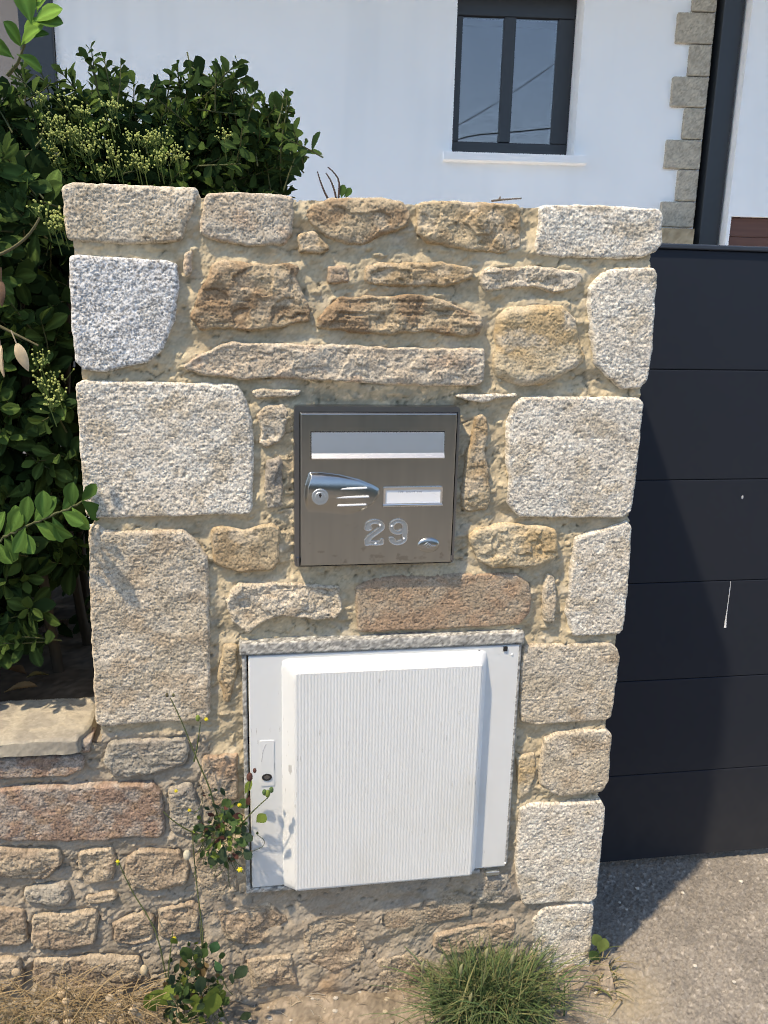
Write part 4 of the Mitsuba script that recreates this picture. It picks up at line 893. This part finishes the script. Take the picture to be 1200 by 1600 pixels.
# ------------------------------------------------------------------ weeds
def flat_leaf(p, q, w, col, key, up=(0, -1, .5)):
    L = np.linalg.norm(q-p); v, f = leaf_mesh(L, .25, .15, wide=w)
    x = (q-p)/L; y = np.cross(up, x); y /= np.linalg.norm(y) + 1e-9; R_ = np.array([x, y, np.cross(x, y)])
    return coloured(key, trimesh.Trimesh(p + v @ R_, f, process=False), col, 'm_leaf')
def flower(key, px, py, Y, r=.0032):
    c = at(px, py, Y); ms = []
    for k in range(6):
        a = k*math.pi/3; m = trimesh.creation.icosphere(1, 1); m.apply_scale([r*.75, r*.3, r*.5]); m.apply_transform(trimesh.transformations.rotation_matrix(a, [0, 1, 0])); m.apply_translation(c + r*.8*np.array([math.cos(a), 0, -math.sin(a)])); ms.append(m)
    m = trimesh.creation.icosphere(1, r*.55); m.apply_translation(c + [0, -.001, 0]); ms.append(m)
    coloured(key, ms, (.72, .62, .04))
def weed(key, stems_, lv, fl, buds, lab, col=(.10, .12, .05)):
    for q in stems_:
        coloured(key + '__stem', tube(spline([at(*p) for p in q], 12), np.linspace(.0019, .0010, 12), 6), col)
    if len(lv) > 20:
        for (px, py, dx_, dy_, Y, c, w) in lv[11::3]:       # thin side stems
            coloured(key + '__stem', tube(spline([at(px, py, Y), at(px + rng.normal(0, 9), py + 12, Y + .006), at(px + rng.normal(0, 14), py + 30, Y + .012)], 6), .0007, 4), col)
    for (px, py, dx_, dy_, Y, c, w) in lv: flat_leaf(at(px, py, Y), at(px+dx_, py+dy_, Y - .012), w, c, key + '__leaf', up=(rng.normal(0, .3), -1, rng.uniform(.1, .7)))
    for p in fl: flower(key + '__flower', *p)
    for (px, py, Y, r, c) in buds:
        m = trimesh.creation.icosphere(2, r); m.apply_scale([.85, .85, 1.3]); m.apply_translation(at(px, py, Y)); coloured(key + '__bud', m, c)
    tag(key, lab, 'plant')
G1, G2, G3, PU = (.075, .125, .045), (.055, .085, .05), (.17, .23, .05), (.10, .05, .04)
lv = [(400, 1285, 14, -10, -.05, G3, 1.3), (362, 1290, 14, 12, -.04, G3, 1.2), (345, 1260, 14, -8, -.03, G1, 1.3), (372, 1262, 14, -10, -.04, G1, 1.3), (318, 1290, 16, 8, -.03, G2, 1.1), (335, 1300, 18, 10, -.04, G2, 1.1), (350, 1318, -6, 34, -.05, G2, .9), (335, 1320, -4, 36, -.04, G2, .8), (365, 1310, 22, 10, -.05, G1, 1.0), (376, 1300, 18, 14, -.05, G2, 1.1), (352, 1280, 20, 6, -.05, G1, 1.2), (380, 1325, 12, 18, -.05, G2, 1.2), (300, 1292, 20, 2, -.03, G2, 1.1), (388, 1240, 0, 18, -.05, PU, .8), (362, 1332, 10, 10, -.05, PU, .8), (355, 1340, 10, 5, -.04, PU, .8)]
lv += [(348 + rng.normal(0, 22), 1296 + rng.normal(0, 24), rng.normal(0, 8), rng.normal(2, 7), -.03 + rng.uniform(-.03, .01), random.choice([G1, G2, G2, G3, G1, G1, G2, G3, PU]), rng.uniform(.5, .95)) for _ in range(125)]
weed('flowering_weed', [[(345, 1300, .0), (330, 1240, -.03), (305, 1180, -.03), (285, 1130, -.03), (266, 1090, -.03)], [(303, 1190, -.03), (309, 1160, -.03), (313, 1128, -.035)], [(345, 1310, .0), (300, 1300, -.02), (255, 1268, -.03)], [(375, 1290, -.03), (395, 1268, -.05), (419, 1246, -.06)], [(384, 1260, -.05), (389, 1230, -.055), (394, 1212, -.055)], [(380, 1300, -.02), (340, 1300, -.02), (310, 1330, -.03)]],
     lv, [(322, 1124, -.036, .0028), (375, 1359, -.06, .0042), (374, 1258, -.05, .003), (296, 1266, -.035, .0026), (275, 1236, -.03, .0026)],
     [(261, 1086, -.03, .0035, (.10, .09, .05)), (271, 1086, -.03, .003, (.12, .12, .06)), (309, 1122, -.036, .005, G3), (418, 1240, -.06, .006, G3), (424, 1234, -.06, .005, G1), (413, 1238, -.06, .005, G1), (390, 1214, -.055, .007, PU), (398, 1204, -.055, .004, PU)],
     'straggly green weed with tiny yellow flowers growing at the left side of the white cabinet')
lv = [(300, 1500, -14, -16, -.06, G1, 1.1), (310, 1498, 12, -13, -.06, G1, 1.0), (335, 1500, 10, 18, -.06, (.06, .13, .06), 1.1), (330, 1490, 8, -15, -.06, (.06, .13, .06), 1.1), (262, 1570, -24, -16, -.08, G3, 1.2), (250, 1560, 22, -14, -.08, G3, 1.2), (245, 1580, -14, -22, -.08, G3, 1.2), (318, 1570, 20, -22, -.1, G3, 1.3), (325, 1590, 8, -34, -.1, G3, 1.2), (300, 1580, 18, -8, -.1, G3, 1.1), (284, 1540, -10, 22, -.08, G1, 1.0)]
lv += [(302 + rng.normal(0, 24), 1556 + rng.normal(0, 34), rng.normal(0, 8), rng.normal(-3, 8), -.05 + rng.uniform(-.06, .02), random.choice([G1, G2, G3, G2, G1, (.16, .12, .06), (.045, .07, .04), (.05, .08, .04)]), rng.uniform(.5, 1.0)) for _ in range(190)]
weed('tall_weed', [[(320, 1640, -.05), (315, 1560, -.05), (318, 1480, -.04), (306, 1370, -.035), (300, 1300, -.04)], [(280, 1640, -.05), (262, 1540, -.05), (245, 1460, -.04), (205, 1390, -.03), (185, 1345, -.03)], [(262, 1540, -.05), (266, 1490, -.05), (270, 1455, -.05)], [(318, 1500, -.05), (312, 1440, -.05)]],
     lv, [(184, 1346, -.032, .0028), (272, 1466, -.05, .003)], [(292, 1336, -.05, .0085, (.50, .47, .36)), (225, 1516, -.06, .009, (.50, .42, .28)), (184, 1350, -.03, .003, G3)],
     'tall thin weed with pale seed heads at the foot of the low wall')
# dry seeding plants at the lower left
def dry_plant(key, heads, lab, n_straw, x0, x1, y0, y1):
    for px, py, r in heads:
        Y = rng.uniform(-.13, -.06); c = at(px, py, Y)
        m = trimesh.creation.icosphere(2, r); m.vertices *= (1 + .18*(noise(m.vertices/.002)[:, None] - .5)); m.apply_scale([1, .55, 1]); m.apply_translation(c); coloured(key + '__seed_head', m, (.50, .40, .27))
        coloured(key + '__stem', tube(spline([c, c + [rng.normal(0, .008), .01, -.03], c + [rng.normal(0, .015), .015, -.08]], 6), .0008, 4), (.36, .27, .15))
    ms = []
    for _ in range(n_straw):
        p = at(rng.uniform(x0, x1), rng.uniform(y0, y1), rng.uniform(-.14, -.02)); d = np.array([rng.normal(0, .035), rng.normal(0, .02), rng.uniform(.02, .06)])
        ms.append(tube(spline([p - d, p, p + d*[1.5, 1, .6]], 6), rng.uniform(.0005, .0011), 3))
    coloured(key + '__straw', ms, (.33, .25, .14), kind='stuff')
    tag(key, lab, 'plant')
heads = [(96,1554,.0085),(107,1582,.0095),(103,1564,.007),(105,1597,.007),(171,1559,.008),(187,1551,.007),(186,1572,.009),(193,1567,.008),(172,1590,.009),(190,1594,.0095),(164,1580,.007),(207,1580,.009),(212,1574,.009),(203,1590,.008),(215,1588,.009),(160,1597,.008),(62,1592,.008),(73,1577,.006),(25,1519,.0085),(126,1592,.006),(222,1598,.008),(148,1600,.008),(45,1600,.008),(85,1600,.009),(180,1606,.009)]
dry_plant('dried_weed', heads, 'dried straw-coloured weed with round papery seed heads at the lower left', 420, -30, 250, 1540, 1640)

def blades(n, cx_, w, Y, hgt, seed, cols, spread=1.0):
    g = np.random.default_rng(seed); V, Fc, C = [], [], []; off = 0
    for i in range(n):
        bx_ = cx_ + g.normal(0, w*.42); by_ = Y + g.normal(0, .035); L = hgt*g.uniform(.5, 1.25); az_ = g.uniform(0, 6.28); lean = g.uniform(.2, 1.1)*spread
        side = np.array([math.cos(az_), math.sin(az_), 0]); t = np.linspace(0, 1, 8)
        cur = np.stack([bx_ + side[0]*L*lean*t**1.6, by_ + side[1]*L*lean*t**1.6*.8, .005 + L*(t - .55*lean*t**2.4)], -1)
        wd = g.uniform(.0011, .0026)*np.sqrt(np.clip(1 - t, 0.02, 1)); pr = np.array([-side[1], side[0], .3*g.normal()]); pr /= np.linalg.norm(pr)
        V.append(np.stack([cur - pr*wd[:, None], cur + pr*wd[:, None]], 1).reshape(-1, 3))
        k = np.arange(7)*2; Fc.append(np.vstack([np.stack([k, k+1, k+3], 1), np.stack([k, k+3, k+2], 1)]) + off); off += 16
        c = np.array(cols[g.integers(0, len(cols))])*g.uniform(.7, 1.3); tip = sstep(.6, 1, np.repeat(t, 2))[:, None]*g.uniform(0, .55)
        C.append(c*(1-tip) + np.array((.26, .24, .11))*tip)
    return trimesh.Trimesh(np.vstack(V), np.vstack(Fc), process=False), np.vstack(C)
tx, _ = XZ(762, 1560, -.07)
m, c = blades(1800, tx, .112, -.075, .17, 3, [(.11, .17, .065), (.09, .15, .065), (.145, .205, .085), (.12, .175, .085), (.23, .23, .11)], 1.0)
add('grass_tuft__blades', m, 'm_leaf', color=c, smooth=True, kind='stuff')
for px, py in ((690,1500),(720,1515),(760,1490),(845,1545),(870,1530),(800,1500),(660,1510),(735,1560)):
    p = at(px, py, -.12); coloured('grass_tuft__seed_head', cat([tube(spline([p + [0, 0, -.012], p, p + [.003, 0, .014]], 7), [.001, .0032, .004, .0042, .0036, .0026, .0008], 6), tube([p + [0, .01, -.09], p + [0, 0, -.012]], .0007, 4)]), (.22, .22, .12))
tag('grass_tuft', 'thick tuft of green grass at the foot of the pillar below the white cabinet', 'grass')
for i, (px, Y, n_, hh_, lab) in enumerate([(2, -.06, 160, .10, 'green grass clump at the left edge against the low wall'), (-14, -.16, 160, .07, 'low green grass clump at the bottom left corner of the picture')]):
    x_ = XZ(px, 1580, Y)[0]; m, c = blades(n_, x_, .03, Y, hh_, 30+i, [(.08, .13, .04), (.06, .10, .04), (.2, .17, .08)])
    k = add('grass_clump', m, 'm_leaf', color=c, smooth=True); tag(k, lab, 'grass')
# small plant and straws at the pillar's right foot
m, c = blades(90, XZ(935, 1530, .0)[0], .05, -.01, .06, 41, [(.33, .27, .15), (.36, .3, .18), (.14, .16, .06)], 1.6)
add('dry_grass__blades', m, 'm_leaf', color=c, smooth=True, kind='stuff'); tag('dry_grass', 'thin straw-coloured dry grass at the right foot of the pillar on the drive', 'grass')
weed('seedling', [[(934, 1520, .02), (938, 1490, .01), (940, 1475, .01)]], [(936, 1490, 10, -20, .0, (.2, .26, .08), 1.1), (938, 1480, -8, -16, .0, (.18, .24, .07), 1.0), (936, 1500, -12, -10, .0, G1, 1.0)], [], [], 'small pale green seedling beside the right foot of the pillar')
for px, py, r, lab in [(919,1554,.011,'crumbling pale stone lump at the right foot of the pillar'),(968,1410,.0035,'upper of two white chips in the shade on the drive'),(979,1421,.0035,'lower of two white chips in the shade on the drive'),(1067,1395,.0045,'bright white chip on the drive at the shadow edge near the gate'),(996,1388,.005,'greyish chip lying in the shade nearest the gate'),
                    (1086,1509,.0045,'pale chip in the sunny middle of the drive'),(1147,1534,.004,'pale chip near the right edge of the picture, lowest on the drive'),(1158,1377,.005,'flat pale chip in the sun just before the gate at the right')]:
    m = trimesh.creation.icosphere(2, r); m.vertices *= 1 + .4*(noise(m.vertices/.004)[:, None]-.5); m.apply_scale([1.2, 1, .6]); m.apply_translation(at_z(px, py, .003))
    k = coloured('pebble', m, (.55, .52, .46)); tag(k, lab, 'pebble', 'pale stone chips on the drive')

# ------------------------------------------------------------------ overhead cables across the street (mirrored in the window)
def mirrored(px, py, Y):
    n_ = Nf; Pp = P0 - Nf*(rev+.02); d = ray(px, py); h_ = at_plane(px, py, Pp, n_); r_ = d - 2*(d @ n_)*n_
    return h_ + r_*((Y - h_[1])/r_[1])
for i, (q, lab) in enumerate([([(712, 198), (790, 152), (866, 100)], 'thin dark overhead cable over the street, the steeper one mirrored in the window'), ([(712, 219), (745, 211), (795, 207), (865, 200)], 'dark overhead cable over the street, the flatter one mirrored in the window')]):
    p = np.array([mirrored(a, b, -9 - i) for a, b in q]); e0_ = p[0] + (p[0]-p[1])*8; e1_ = p[-1] + (p[-1]-p[-2])*8
    k = coloured('overhead_cable', tube(np.vstack([e0_, spline(p, 9), e1_]), .009 + .005*i, 6), (.02, .02, .02)); tag(k, lab, 'cable')

m = gridbox(-14, 14, -8.8, -7.4, 0, 2.3, .22); v = m.vertices.copy()
for k in range(3): m.vertices[:, k] += .5*(fbm(v/.5, 4, 500 + k) - .5)
coloured('clipped_hedge', m, (.04, .065, .025)); tag('clipped_hedge', 'long clipped hedge across the street, dimly mirrored in the steel letterbox', 'hedge')

# the thing keys that need their own kind
for k in list(labels):
    if 'kind' in labels[k] and labels[k]['kind'] == 'structure': labels[k].setdefault('label', {'ground': 'street surface', 'driveway': 'grey-brown asphalt drive', 'verge': 'strip of bare brown earth at the wall foot'}.get(k, k.replace('_', ' ')))
